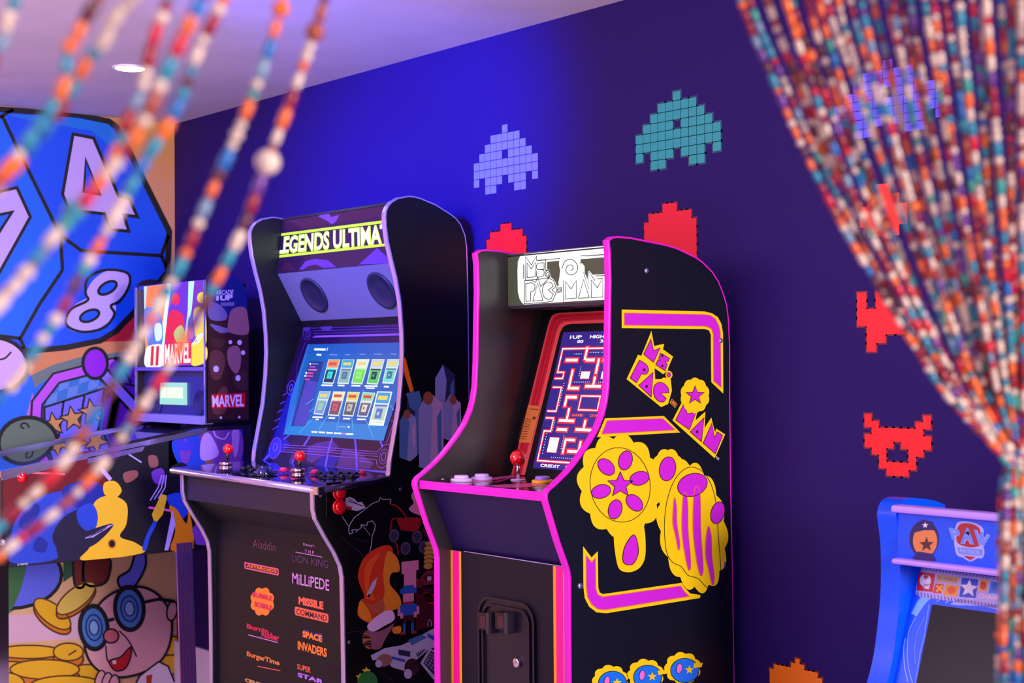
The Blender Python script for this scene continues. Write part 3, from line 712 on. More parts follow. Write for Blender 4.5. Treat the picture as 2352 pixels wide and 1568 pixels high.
# side art
m_yel = mat((255, 216, 0), 0.42); m_mg = mat((208, 34, 214), 0.42); m_ora = mat((226, 120, 60), 0.45); m_bl = mat((18, 120, 240), 0.42)
s = Art(A, (1300, 540, 0.35714), L=2)
def band(outer, inner, L=1):
    s.L = L+1; s.poly(outer, m_yel)
    cx_ = [sum(p[0] for p in inner)/len(inner), sum(p[1] for p in inner)/len(inner)]
    s.L = L+2; s.poly(inner, m_mg); s.L = L+3; s.stroke(inner, 4, m_ora, True)
band([(357, 478), (890, 490), (940, 503), (975, 527), (998, 570), (1008, 625), (1010, 1018), (933, 945), (930, 640), (918, 612), (890, 603), (357, 597)],
     [(373, 500), (885, 510), (925, 515), (957, 537), (980, 580), (990, 625), (995, 978), (948, 938), (945, 635), (932, 600), (897, 585), (373, 578)])
band([(250, 1177), (628, 1162), (733, 1268), (198, 1298)], [(262, 1192), (620, 1178), (700, 1252), (228, 1278)])
s.L = 2
s.poly([(548, 615), (566, 712), (630, 698), (622, 733), (687, 780), (655, 855), (655, 868), (610, 905), (585, 885), (570, 900), (672, 925), (680, 1000), (655, 1085), (610, 1105), (388, 925), (462, 768), (483, 775)], m_yel)
s.L = 3
s.ell(660, 898, 22, 26, m_yel, 0); s.poly([(568, 855), (640, 905), (610, 925), (572, 925)], m_side)
s.L = 4
mstext = []
for sh in ([(543, 668), (560, 742), (602, 725), (560, 817), (497, 765)], [(606, 757), (663, 792), (652, 812), (634, 810), (648, 830), (634, 871), (574, 832), (590, 800), (606, 806), (594, 790)],
           sm([(470, 803), (512, 830), (528, 865), (512, 893), (484, 890)], 4, False)+[(450, 948), (410, 918)], [(557, 882), (545, 1040), (465, 965)],
           sm([(655, 985), (630, 955), (595, 946), (568, 965), (560, 1000), (568, 1040), (595, 1068), (625, 1072)], 4, False)+[(642, 1050), (605, 1015), (658, 1012)],
           ):
    s.L = 4; s.poly(sh, m_mg); s.L = 5; s.stroke(sh, 3.5, m_ink, True)
s.L = 5; s.ell(658, 897, 12, 15, m_mg, 0, ring=3, rm=m_ink)
for x, y, r in ((616, 775, 7), (616, 840, 7), (500, 865, 8), (515, 972, 8)): s.ell(x, y, r, r*1.2, m_ink)
s.L = 3; s.poly([(680, 1050), (714, 1085), (700, 1110), (666, 1076)], m_yel); s.L = 4; s.poly([(681, 1057), (708, 1086), (699, 1102), (673, 1077)], m_ora); s.L = 5; s.stroke([(681, 1057), (708, 1086), (699, 1102), (673, 1077)], 4, m_ink, True)
s.L = 2; s.poly([(757, 1048), (788, 1128), (845, 1122), (832, 1190), (895, 1133), (890, 1238), (933, 1172), (957, 1268), (964, 1243), (1022, 1280), (955, 1434), (683, 1190)], m_yel)
for sh in ([(757, 1080), (776, 1147), (832, 1140), (790, 1250), (703, 1188)], [(885, 1172), (868, 1327), (796, 1264)], [(935, 1208), (952, 1302), (970, 1264), (1004, 1286), (957, 1404), (879, 1336)]):
    s.L = 4; s.poly(sh, m_mg); s.L = 5; s.stroke(sh, 3.5, m_ink, True)
s.ell(840, 1263, 8, 10, m_ink)
s.L = 2; s.text('TM', [(965, 1420), (984, 1432), (980, 1448), (961, 1436)], m_white, 0.02)
# plain round badge with a star over the last word
s.L = 6; s.scallop(825, 1030, 92, 112, m_yel, 10, 0.05); s.L = 7; s.star(825, 1030, 66, m_ink); s.L = 8; s.star(825, 1030, 56, m_mg)
o1 = s.build('title_print', pr)
s = Art(A, (1300, 960, 0.3876), L=2)
# two tall scalloped badges standing in for the painted figures
s.L = 4; s.scallop(318, 400, 246, 300, m_yel, 12, 0.07, -8)
s.L = 5; pts = s.ell(318, 395, 178, 222, None, -8); s.stroke(pts, 4, m_ink, True); s.L = 6
for k in range(6):
    an = math.radians(-90+k*60+15); s.L = 6; s.ell(318+118*math.cos(an), 395+150*math.sin(an), 40, 58, m_mg, k*60+15, ring=4, rm=m_ink)
s.L = 6; s.star(318, 395, 78, m_mg, 0.45); s.L = 7; s.stroke([(318+78*(1 if i % 2 == 0 else 0.45)*math.cos(math.radians(-90+i*36)), 395+78*(1 if i % 2 == 0 else 0.45)*math.sin(math.radians(-90+i*36))) for i in range(10)], 4, m_ink, True)
s.L = 3.4; s.poly(sm([(290, 610), (440, 600), (470, 780), (440, 880), (360, 912), (300, 860)]), m_yel); s.L = 6; s.poly(sm([(345, 760), (400, 690), (425, 790), (390, 865), (335, 850)]), m_mg); s.L = 7; s.stroke(sm([(345, 760), (400, 690), (425, 790), (390, 865), (335, 850)]), 4, m_ink, True)
s.L = 4.6; s.scallop(745, 640, 200, 388, m_yel, 14, 0.06, -9); s.L = 4.3; s.scallop(600, 300, 92, 118, m_yel, 8, 0.06)
s.L = 6; s.ell(598, 300, 48, 72, m_mg, 10, ring=4, rm=m_ink)
s.L = 6; s.ell(895, 560, 40, 66, m_mg, 15, ring=4, rm=m_ink)
for x0, tp, bt, wd in ((640, 470, 780, 22), (700, 440, 900, 34), (770, 400, 930, 42), (840, 640, 985, 34)):
    fl = sm([(x0, tp), (x0+wd*0.5, tp+60), (x0+wd*0.6, (tp+bt)/2), (x0+wd*0.4+22, bt-40), (x0+22, bt), (x0-wd*0.2+8, bt-90), (x0-wd*0.5, (tp+bt)/2), (x0-wd*0.4, tp+60)])
    s.L = 6; s.poly(fl, m_mg); s.L = 7; s.stroke(fl, 4, m_ora, True)
s.L = 6.5; s.ell(745, 395, 90, 66, m_mg, -20, ring=4, rm=m_ink)
s.L = 5.4; s.stroke(sm([(600, 470), (580, 620), (590, 780), (625, 850), (680, 880), (720, 930), (780, 950), (830, 1000), (880, 1000), (915, 960), (900, 700), (880, 470), (820, 330), (730, 290), (650, 350)], 6), 4, m_ink, True)
band([(100, 758), (150, 825), (187, 788), (190, 1005), (198, 1032), (218, 1042), (685, 975), (702, 1005), (735, 1038), (795, 1047), (793, 1065), (240, 1155), (180, 1150), (135, 1115), (110, 1065), (102, 1000)],
     [(117, 812), (150, 855), (172, 825), (174, 1010), (186, 1045), (215, 1058), (678, 993), (698, 1025), (728, 1055), (230, 1135), (185, 1130), (150, 1103), (126, 1058), (118, 1000)])
for x, y in ((262, 1556), (470, 1520), (690, 1480)):
    s.L = 2; s.scallop(x, y, 105, 92, m_yel, 9, 0.08); s.L = 3; s.ell(x+12, y+14, 84, 72, m_bl, 0, ring=4, rm=m_ink)
    s.L = 5; s.ell(x-22, y+2, 17, 30, mat((235, 120, 210), 0.42), 10, ring=3, rm=m_ink); s.star(x+38, y+10, 28, m_yel)
s.poly([(540, 1495), (600, 1490), (596, 1512), (545, 1520)], m_yel); s.poly([(755, 1450), (808, 1448), (800, 1475), (750, 1478)], m_yel)
s.build('figure_print', pr)
for u, v in ((1484.6, 621.4), (1332, 1345), (1663, 1296.5), (1655, 782)):
    p = A.at(u, v); b = MB(); b.ball((XR+0.0005, p.y, p.z), 0.0075, mat((180, 160, 210), 0.25, metal=0.8), 14, 8, ax=(1, 0, 0), sq=0.5); b.build('bolt', pr)

# ================================================================== TALL CABINET WITH THE LIME TITLE (middle)
X2R, X2L = -3.749, -4.576
A2 = PX(X2R)
leg = thing('arcade_cabinet', 'tall black arcade cabinet with silver edging and a glowing lime green title', 'arcade cabinet', ((X2L+X2R)/2, 2.68, FZ))
m_sil = mat((214, 196, 240), 0.22, metal=0.75)
o2 = [(885.6, 496), (886.5, 486), (891, 474), (899, 464), (914, 455), (938.4, 450.5), (951, 451.5), (965, 455), (1000, 469.6), (1035, 491.6), (1048, 502), (1058, 515), (1068, 540), (1071.7, 566), (1073, 600), (1075, 694), (1077, 870)]
f2 = [(793, 1566), (791, 1434), (788.6, 1326), (784, 1300), (769.4, 1268), (747.7, 1232), (726, 1192), (721.6, 1170), (720.5, 1122), (894, 1095), (896, 1086), (898, 1059), (907.6, 1002), (918.6, 936), (925, 861), (927, 804), (926, 760), (921, 694), (912, 641), (901, 597), (891, 553), (886.5, 518)]
prof2 = yz(A2, o2); yb2 = 2.955
prof2 = [(min(y, yb2), z) for y, z in prof2]
prof2.append((yb2-0.001, FZ)); prof2 += [(A2.at(793, 1566).y, FZ)]+yz(A2, f2)
m_lside = mat((6, 6, 9), 0.45, bump=0.12, spec=0.25)
pr2 = side_panel(leg, prof2, X2R-TH, X2R, m_lside, m_sil)
side_panel(leg, prof2, X2L-TH, X2L, m_blk, m_sil)
JL, JR = X2L, X2R-TH
L2 = PX(X2L)
mT2 = L2.at(650, 501); mB2 = L2.at(638, 628); sp2 = L2.at(692, 737); bT2 = L2.at(697, 752); bB2 = L2.at(604, 1057)
mB2.y += 0.0
b = MB(); b.box(JL, JR, 2.935, 2.945, FZ+0.02, 1.45, m_deep); b.build('back_panel', leg)
top_cover(leg, prof2, mT2.y, mT2.z, JL, JR, m_blk)
PM2 = PT(mB2, mT2)
b = MB(); b.slab([(JL, mB2.y, mB2.z), (JR, mB2.y, mB2.z), (JR, mT2.y, mT2.z), (JL, mT2.y, mT2.z)], PM2.n*-0.012, mat((44, 16, 44), 0.22)); mq2 = b.build('marquee', leg); mq2['label'] = 'dark marquee with the lit title'
q = Art(PM2, (560, 430, 0.236), L=1)
m_pl1 = mat((66, 22, 40), 0.25); m_pl2 = mat((124, 70, 150), 0.25); m_pl3 = mat((96, 52, 128), 0.25)
q.poly([(400, 430), (1700, 230), (1700, 130), (1340, 175), (1100, 215), (380, 300)], m_pl1)
q.L = 1.5; q.poly([(720, 280), (830, 250), (850, 290), (930, 270), (900, 330), (860, 360), (800, 320)], m_pl2)
q.poly([(540, 800), (600, 720), (700, 695), (820, 710), (900, 775), (780, 785), (700, 750), (620, 770), (580, 800)], m_pl3)
q.poly([(1120, 750), (1300, 590), (1420, 700), (1440, 740)], m_pl3); q.poly([(380, 820), (370, 790), (420, 700), (470, 770), (510, 800)], m_pl1)
m_lime = mat((206, 255, 20), 0.4, emit=1.25); m_limw = mat((255, 255, 205), 0.4, emit=1.5); m_limd = mat((150, 225, 10), 0.4, emit=1.1)
q.L = 2
q.poly([(343, 452), (1360, 322), (1700, 278), (1700, 306), (1360, 350), (345, 476)], m_lime)
q.poly([(328, 662), (1395, 546), (1700, 512), (1700, 536), (1395, 571), (326, 687)], m_lime)
lt = [(345, 488), (1478, 346), (1492, 538), (330, 650)]
big = [(338, 484), (1486, 340), (1500, 545), (324, 656)]
q.L = 3; q.text('LEGENDS ULTIMATE', big, m_lime, 0.045)
q.L = 4; q.text('LEGENDS ULTIMATE', [(347, 492), (1476, 350), (1490, 532), (333, 645)], m_limw, 0.018)
q.clip((JR-0.001, 0, 0), (-1, 0, 0)).clip((JL+0.001, 0, 0), (1, 0, 0)); q.build('title_lettering', mq2)
# speaker panel
PSP = PT(sp2, mB2)
b = MB(); b.slab([(JL, mB2.y, mB2.z-0.002), (JR, mB2.y, mB2.z-0.002), (JR, sp2.y, sp2.z), (JL, sp2.y, sp2.z)], PSP.n*-0.01, mat((112, 108, 122), 0.42, bump=0.25)); spp = b.build('speaker_panel', leg)
for u, v in ((560+690*.236, 430+1045*.236), (560+1350*.236, 430+1000*.236)):
    c = PSP.at(u, v, 0.001); b = MB()
    b.lathe(c, PSP.n, [(0.068, 0), (0.068, 0.005), (0.058, 0.006), (0.055, 0.002), (0.03, 0.0008), (0.0001, 0.0008)], mat((34, 32, 54), 0.4), 36)
    b.build('speaker', spp)
b = MB(); b.slab([(JL, sp2.y-0.001, sp2.z), (JR, sp2.y-0.001, sp2.z), (JR, bT2.y, bT2.z), (JL, bT2.y, bT2.z)], (0, 0.01, 0), m_deep); b.build('top_bezel_strip', leg)
PB2 = PT(bB2, bT2)
b = MB(); b.slab([(JL, bB2.y, bB2.z), (JR, bB2.y, bB2.z), (JR, bT2.y, bT2.z), (JL, bT2.y, bT2.z)], PB2.n*-0.012, mat((34, 8, 52), 0.16)); bz2 = b.build('screen_bezel', leg)
q = Art(PB2, (600, 760, 0.21684), L=1)
m_v1 = mat((86, 50, 120), 0.3); m_v2 = mat((112, 96, 255), 0.3); m_v3 = mat((150, 96, 200), 0.3); m_v4 = mat((22, 30, 130), 0.25); m_v5 = mat((84, 50, 110), 0.3)
q.poly([(20, 1368), (130, 1130), (300, 640), (370, 530), (400, 600), (240, 1100), (310, 1210), (160, 1330), (60, 1370)], m_v4)
q.L = 1.4
q.poly([(480, 1370), (500, 1230), (600, 1180), (760, 1160), (830, 1240), (700, 1300), (540, 1400)], m_v5); q.poly([(860, 1250), (1000, 1270), (1200, 1400), (1150, 1460), (800, 1440)], m_v5); q.poly([(560, 1430), (640, 1330), (780, 1310), (830, 1350), (760, 1440)], m_v4); q.poly([(330, 1300), (360, 1330), (340, 1390), (290, 1400)], m_v5)
for x in (470, 690): q.ell(x, -40, 60, 40, m_v5)
q.L = 2
for y in (0, 22, 44, 66): q.stroke([(540+y*0.4, -30+y*1.3), (1560, -58+y*1.3)], 6 if y < 60 else 10, m_v3 if y > 60 else m_v1)
q.stroke([(545, 66), (1570, 40)], 8, m_v3)
q.stroke([(470, 120), (390, 330), (370, 520)], 5, m_v1); q.ell(485, 30, 38, 64, None); q.stroke(q.ell(485, 30, 38, 64, None), 6, m_v1, True); q.stroke(q.ell(490, 35, 16, 30, None), 8, m_v1, True); 
for pts in ([(520, 1110), (450, 1220)], [(755, 1130), (720, 1240), (680, 1440)], [(995, 1140), (1008, 1270), (1015, 1480)], [(1262, 1165), (1290, 1225)]): q.stroke(pts, 18, m_v2)
q.stroke([(330, 1400), (350, 1360)], 14, m_v2); q.stroke([(10, 1385), (90, 1310)], 18, m_v2); q.stroke([(240, 1150), (300, 1100)], 12, m_v2)
q.stroke([(5, 1385), (1360, 1495)], 13, m_v2)
for dy in (0, 26, 52): q.stroke([(230, 1205+dy), (660, 1230+dy), (1240, 1282+dy*0.9)], 5, m_v3)
q.stroke([(200, 1275), (880, 1335), (1225, 1362)], 6, m_v3); q.stroke([(1040, 1372), (1150, 1382), (1168, 1392), (1045, 1384)], 4, m_v3, True)
q.stroke(sm([(1225, 1362), (1230, 1420), (1275, 1450), (1340, 1410), (1390, 1250), (1330, 1200), (1270, 1240), (1235, 1285)], 5, False), 6, m_v3)
q.ell(1300, 1330, 45, 85, None); q.stroke(q.ell(1300, 1330, 42, 80, None, 10), 5, m_v3, True); q.stroke(q.ell(1300, 1330, 22, 45, None, 10), 7, m_v3, True)
q.ell(150, 1240, 56, 110, mat((52, 54, 190), 0.25), 14); q.L = 2.6; q.stroke(q.ell(150, 1240, 58, 114, None, 14), 5, m_v3, True); q.stroke(q.ell(150, 1230, 20, 42, None, 14), 7, m_v3, True)
q.stroke(q.ell(320, 600, 40, 76, None, 14), 5, m_v2, True); q.stroke(q.ell(318, 600, 16, 34, None, 14), 7, m_v2, True)
for k in range(5): q.stroke([(100+k*14, 1055-k*84), (190+k*20, 1005-k*86)], 6, m_v2)
for k in range(8): q.stroke([(1400+k*8, 900-k*26), (1470+k*8, 898-k*26)], 5, m_v1)
q.stroke([(1330, 1190), (1410, 960), (1380, 950)], 6, m_v3)
q.clip((JR-0.001, 0, 0), (-1, 0, 0)).clip((JL+0.001, 0, 0), (1, 0, 0)); q.build('bezel_print', bz2)
# lit menu picture
q = Art(PB2, (600, 760, 0.21684), L=5)
SC = lambda r, g, b_, e=1.0: mat((r, g, b_), 0.15, emit=e)
q.poly([(515, 142), (1630, 120), (1300, 1165), (240, 1095)], SC(14, 96, 196))
q.L = 5.4; q.poly([(515, 142), (1630, 120), (1590, 240), (480, 235)], SC(10, 88, 200)); q.poly([(330, 930), (1345, 1010), (1300, 1165), (240, 1095)], SC(24, 130, 222)); q.poly([(420, 480), (520, 142), (500, 142), (320, 700), (250, 1060), (330, 1010)], SC(40, 110, 230))
q.L = 5.8; q.poly([(515, 322), (665, 325), (475, 1010), (320, 1008)], SC(24, 50, 140)); q.L = 6.1; q.poly([(480, 520), (600, 540), (475, 1005), (350, 1000)], SC(74, 66, 190))
q.L = 6.2
for pts in ([(555, 930), (405, 1080)], [(710, 900), (615, 1045)], [(880, 720), (800, 1055)], [(965, 910), (980, 1065)], [(1110, 930), (1195, 1135)], [(560, 720), (480, 780)], [(600, 790), (515, 858)], [(1370, 780), (1410, 840)], [(1190, 660), (1250, 720)], [(1080, 625), (1130, 690)]): q.stroke(pts, 6, SC(70, 190, 250))
m_w = SC(235, 250, 255, 1.2)
q.L = 6.6
for x0, x1, y, h, m in ((570, 690, 196, 22, m_w), (595, 645, 252, 18, m_w), (730, 812, 252, 12, SC(120, 140, 230)), (898, 945, 252, 12, SC(120, 140, 230)), (1052, 1110, 246, 12, SC(120, 140, 230)), (1200, 1290, 246, 12, SC(120, 140, 230)), (1378, 1440, 244, 12, SC(120, 140, 230)),
    (545, 612, 348, 14, SC(120, 130, 220)), (518, 580, 380, 14, SC(190, 90, 210)), (506, 598, 412, 16, SC(230, 110, 200)), (496, 560, 446, 16, SC(230, 80, 180)), (482, 556, 478, 16, SC(230, 80, 180)), (472, 522, 512, 16, SC(230, 60, 170)),
    (645, 765, 576, 16, m_w), (820, 890, 578, 16, m_w), (964, 1058, 580, 16, m_w), (1104, 1240, 584, 16, m_w), (1118, 1210, 606, 13, m_w), (1308, 1362, 590, 16, m_w),
    (552, 660, 914, 16, m_w), (582, 618, 938, 13, m_w), (722, 790, 922, 16, m_w), (876, 950, 928, 16, m_w), (1024, 1114, 936, 16, m_w),
    (560, 605, 1070, 15, m_w), (636, 685, 1075, 15, m_w), (714, 766, 1080, 15, m_w), (795, 860, 1084, 15, m_w), (905, 985, 1092, 15, m_w), (870, 900, 1088, 18, SC(240, 110, 180)), (825, 910, 1016, 10, SC(130, 180, 240))):
    q.poly([(x0, y-h/2), (x1, y-h/2+3), (x1-4, y+h/2+3), (x0-4, y+h/2)], m)
q.stroke([(712, 178), (702, 210)], 6, m_w)
for x, y in ((526, 350), (484, 446), (474, 478), (932, 1018), (548, 1070), (626, 1074), (705, 1080), (785, 1084)): q.ell(x, y, 9, 11, m_w)
tiles = [((718, 304), (845, 304), (770, 562), (655, 556), (245, 150, 60), (8, 50, 70), (40, 220, 210)), ((868, 304), (996, 305), (930, 565), (812, 560), (40, 170, 220), (130, 190, 190), (90, 120, 150)),
         ((1022, 300), (1156, 300), (1076, 568), (960, 560), (225, 240, 235), (110, 225, 80), (150, 240, 120)), ((1180, 300), (1316, 300), (1240, 572), (1124, 564), (200, 210, 235), (70, 210, 90), (30, 50, 90)),
         ((1345, 300), (1480, 300), (1405, 562), (1288, 556), (190, 220, 225), (120, 220, 220), (40, 120, 140)), ((622, 640), (745, 642), (662, 892), (560, 882), (150, 190, 225), (130, 150, 235), (150, 215, 150)),
         ((770, 642), (900, 644), (825, 905), (712, 896), (235, 235, 190), (120, 80, 100), (210, 90, 90)), ((925, 646), (1052, 650), (980, 908), (868, 900), (225, 215, 110), (90, 90, 110), (190, 190, 170)),
         ((1082, 650), (1216, 656), (1130, 915), (1022, 908), (140, 220, 180), (90, 95, 140), (230, 220, 200)), ((1240, 645), (1392, 650), (1300, 1004), (1148, 996), (60, 160, 230), (190, 220, 190), (90, 120, 220))]
for tl, tr, br, bl, c1, c2, c3 in tiles:
    def tp(u, v, tl=tl, tr=tr, br=br, bl=bl): return tuple((tl[k]*(1-u)+tr[k]*u)*(1-v)+(bl[k]*(1-u)+br[k]*u)*v for k in (0, 1))
    def tq(u0, u1, v0, v1, c): q.poly([tp(u0, v0), tp(u1, v0), tp(u1, v1), tp(u0, v1)], SC(*c))
    q.L = 7; tq(0, 1, 0, 1, (225, 245, 240)); q.L = 7.4; tq(0.05, 0.95, 0.02, 0.34, c1); tq(0.07, 0.93, 0.38, 0.95, c2); q.L = 7.8; tq(0.25, 0.7, 0.5, 0.8, c3); tq(0.15, 0.8, 0.12, 0.24, (240, 220, 90) if c1[2] > 200 else (220, 80, 40)); tq(0.07, 0.93, 0.38, 0.44, c3)
    tq(0.35, 0.5, 0.6, 0.7, c2)
q.L = 7.9
q.stroke([(1240, 645), (1392, 650), (1300, 1004), (1148, 996)], 7, m_w, True); q.poly([(1160, 945), (1310, 955), (1305, 970), (1158, 960)], m_w); q.poly([(1158, 970), (1300, 980), (1296, 993), (1155, 984)], m_w)
q.clip((JR-0.001, 0, 0), (-1, 0, 0)); q.build('menu_screen', bz2)
# control deck, overhanging the front
f0 = L2.at(409, 1074); k0 = Vector((0, 2.655, 0.902)); f0 = Vector((0, 2.36, 0.882)) if False else f0
dFy = A2.at(728, 1117).y; dFz = A2.at(728, 1117).z
dk_pts = [(JL-TH-0.012, f0.y, f0.z), (JR+TH+0.012, dFy, dFz), (JR+TH+0.012, 2.62, 0.900), (JR, 2.665, 0.903), (JL, 2.665, 0.906), (JL-TH-0.012, 2.62, 0.905)]
b = MB(); b.slab(dk_pts, (0, 0, -0.022), mat((20, 12, 48), 0.08, coat=0.5)); dk2 = b.build('control_deck', leg)
b = MB(); b.tube([Vector(dk_pts[5])+Vector((-0.002, 0, -0.011)), Vector(dk_pts[0])+Vector((-0.002, -0.003, -0.011)), Vector(dk_pts[1])+Vector((0.002, -0.003, -0.011))], 0.0105, m_sil, 12)
b.build('deck_front_rail', dk2)
b = MB(); b.tube([Vector(dk_pts[1])+Vector((0.002, 0, -0.011)), Vector(dk_pts[2])+Vector((0.002, 0, -0.011))], 0.0105, mat((60, 44, 76), 0.25, metal=0.8), 12); b.build('deck_side_rail', dk2)
b = MB(); p = Vector(dk_pts[1]); b.box(p.x-0.016, p.x+0.013, p.y-0.014, p.y+0.012, p.z-0.024, p.z+0.001, m_chrome); b.build('rail_corner_cap', dk2, 0.003)
PD2 = Pl(dk_pts[0], (Vector(dk_pts[1])-Vector(dk_pts[0])).cross(Vector(dk_pts[2])-Vector(dk_pts[1])))
zc = lambda p, dz: Vector((p.x, p.y, p.z+dz))
m_goldc = mat((235, 200, 196), 0.14, metal=1.0)
for bu, bv, tu, tv in ((519, 1080, 527.6, 1031), (685.5, 1096, 690.8, 1047)):
    p = PD2.at(bu, bv); bl_ = Pl(p, (0, 1, 0)).at(tu, tv)
    joystick(dk2, p, 0.021, 0.028, (p.x+(bl_.x-p.x)*0.6, p.y, bl_.z), 0.0175, m_goldc, mat((14, 12, 16), 0.3))
p = PD2.at(607, 1088)
b = MB(); b.lathe(p, PD2.n, [(0.045, 0), (0.045, 0.003), (0.036, 0.004), (0.034, 0)], mat((20, 20, 40), 0.15), 32); tb = b.build('trackball_ring', dk2)
b = MB(); b.ball(p+Vector((0, 0, 0.0)), 0.028, mat((12, 20, 90), 0.05, coat=1.0), 32, 16); b.build('trackball', dk2)['label'] = 'glossy dark blue ball'
m_bb = mat((10, 12, 22), 0.15); m_cy = mat((60, 120, 190), 0.15)
for u, v in ((733, 1089), (742, 1096), (757, 1088), (764, 1096), (779, 1089), (786, 1096), (799, 1089), (808, 1096), (816, 1090), (560, 1078), (573, 1074), (588, 1079), (596, 1073), (578, 1082)):
    p = PD2.at(u, v); button(dk2, p, PD2.n, 0.0135, 0.009, m_bb, m_bb)
for u, v in ((651, 1082), (676, 1083), (723, 1087)):
    p = PD2.at(u, v); button(dk2, p, PD2.n, 0.016, 0.012, mat((230, 30, 100), 0.12), mat((255, 60, 130), 0.1))['label'] = 'translucent pink button'
p = PD2.at(832.6, 1086); button(dk2, p, PD2.n, 0.0125, 0.008, mat((225, 20, 30), 0.2))['label'] = 'small red button'
# front panel and apron
ap0 = L2.at(427, 1085); ap1 = L2.at(429, 1147); m_ap = mat((34, 28, 50), 0.5, bump=0.25)
fy2 = L2.at(495, 1400).y+0.004
b = MB(); b.box(JL, JR, ap0.y+0.004, ap0.y+0.02, ap1.z, dFz-0.012, m_ap); b.build('upper_apron', leg)
b = MB(); b.slab([(JL, ap0.y+0.02, ap1.z+0.001), (JR, ap0.y+0.02, ap1.z+0.001), (JR, fy2+0.03, ap1.z-0.1), (JL, fy2+0.03, ap1.z-0.1)], (0, 0.008, 0), m_deep); b.build('knee_recess', leg)
b = MB(); b.box(JL, JR, fy2, fy2+0.014, FZ+0.02, ap1.z-0.06, mat((12, 10, 18), 0.45, bump=0.25, spec=0.3)); fp2 = b.build('front_panel', leg)
q = Art(PY(fy2), (400, 1000, 0.3622), L=2)
R_ = q.rect_text
c_pk = mat((236, 100, 130), 0.45); c_or = mat((250, 140, 40), 0.45); c_mg = mat((215, 20, 80), 0.45); c_dk = mat((110, 56, 70), 0.45); c_li = mat((215, 150, 225), 0.45); c_pu = mat((96, 60, 110), 0.45); c_sa = mat((250, 110, 80), 0.45)
def rt(s_, x0, x1, y0l, y1r, m, bold=0.0, L=2): q.L = L; q.rect_text(s_, (x0, y0l), (x1, y1r), m, bold)
rt('Aladdin', 500, 645, 655, 735, c_dk, 0.0); rt("Disney's", 820, 890, 680, 712, c_li, 0.0); rt('T H E', 830, 888, 722, 752, c_li, 0.0)
q.L = 2; q.stroke([(770, 738), (940, 770)], 4, c_li); rt('LION KING', 750, 978, 752, 840, c_pu, -0.005)
def plate(x0, x1, y0, y1, m, mrg=0):    # rounded plate parallel to the front panel
    a = q.P((x0, y0)); c = q.P((x1, y1)); w_ = c.x-a.x; h_ = a.z-c.z
    pts = rrect(a.x, c.x, c.z, a.z, min(h_, w_)*0.3); q.add([(x, a.y, z) for x, z in pts], [tuple(range(len(pts)))], m)
q.L = 1.2; plate(446, 664, 800, 888, c_pk); q.L = 1.7; plate(453, 657, 810, 878, mat((70, 22, 30), 0.5)); rt('ASTEROIDS', 460, 652, 814, 872, c_or, 0.03)
rt('MiLLiPEDE', 750, 985, 868, 985, c_li, 0.01)
q.L = 1.5; q.scallop(560, 1052, 74, 88, c_or, 8, 0.1); rt('BUBBLE', 498, 625, 990, 1050, c_mg, 0.05, 2.2); rt('BOBBLE', 512, 622, 1050, 1110, c_mg, 0.05, 2.2)
rt('MISSILE', 790, 948, 1018, 1105, c_sa, 0.06); q.L = 1.5; plate(766, 980, 1082, 1188, c_sa); rt('COMMAND', 776, 970, 1094, 1178, mat((96, 26, 26), 0.5), 0.02, 2.2)
rt('Burnin', 462, 600, 1190, 1258, c_mg, 0.04); rt('Rubber', 555, 668, 1232, 1306, c_mg, 0.04); q.L = 2.2; q.stroke([(470, 1262), (660, 1312)], 5, c_li)
rt('SPACE', 815, 940, 1236, 1310, c_or, 0.05); rt('INVADERS', 785, 970, 1300, 1406, c_or, 0.04); q.L = 1.6; rt('SPACE', 818, 944, 1226, 1300, mat((60, 50, 120), 0.5), 0.05, 1.6)
rt('BurgerTime', 462, 670, 1365, 1468, mat((240, 140, 60), 0.45), 0.03); q.L = 2; q.stroke([(530, 1462), (675, 1490)], 5, c_sa)
rt('SUPER', 782, 868, 1445, 1505, c_sa, 0.02); rt('STAR', 785, 950, 1500, 1578, mat((190, 130, 250), 0.45), 0.04); rt('WARS', 785, 960, 1580, 1650, mat((190, 130, 250), 0.45), 0.04)
q.L = 1.5; rt('CENTIPEDE', 450, 660, 1535, 1625, mat((214, 170, 110), 0.45), 0.05)
q.build('game_titles_print', fp2)
# flipper buttons on the side
p = A2.at(400+1010*.3622, 1000+405*.3622)
b = MB(); h = 0.052; b.box(X2R, X2R+0.004, p.y-0.028, p.y+0.028, p.z-h, p.z+h, mat((8, 8, 10), 0.2)); bp = b.build('button_plate', pr2, 0.002)
for v in (360, 450):
    c = A2.at(400+1040*.3622, 1000+v*.3622, 0.004); button(bp, (X2R+0.004, c.y, c.z), (1, 0, 0), 0.0235, 0.012, m_red, m_red, 'side_button')['label'] = 'round red button'
for u, v in ((930, 380), (1436, 340), (1110, 1310)):
    c = A2.at(400+u*.3622, 1000+v*.3622); b = MB(); b.ball((X2R, c.y, c.z), 0.006, mat((120, 110, 140), 0.3, metal=0.7), 12, 6, ax=(1, 0, 0), sq=0.4); b.build('bolt', pr2)
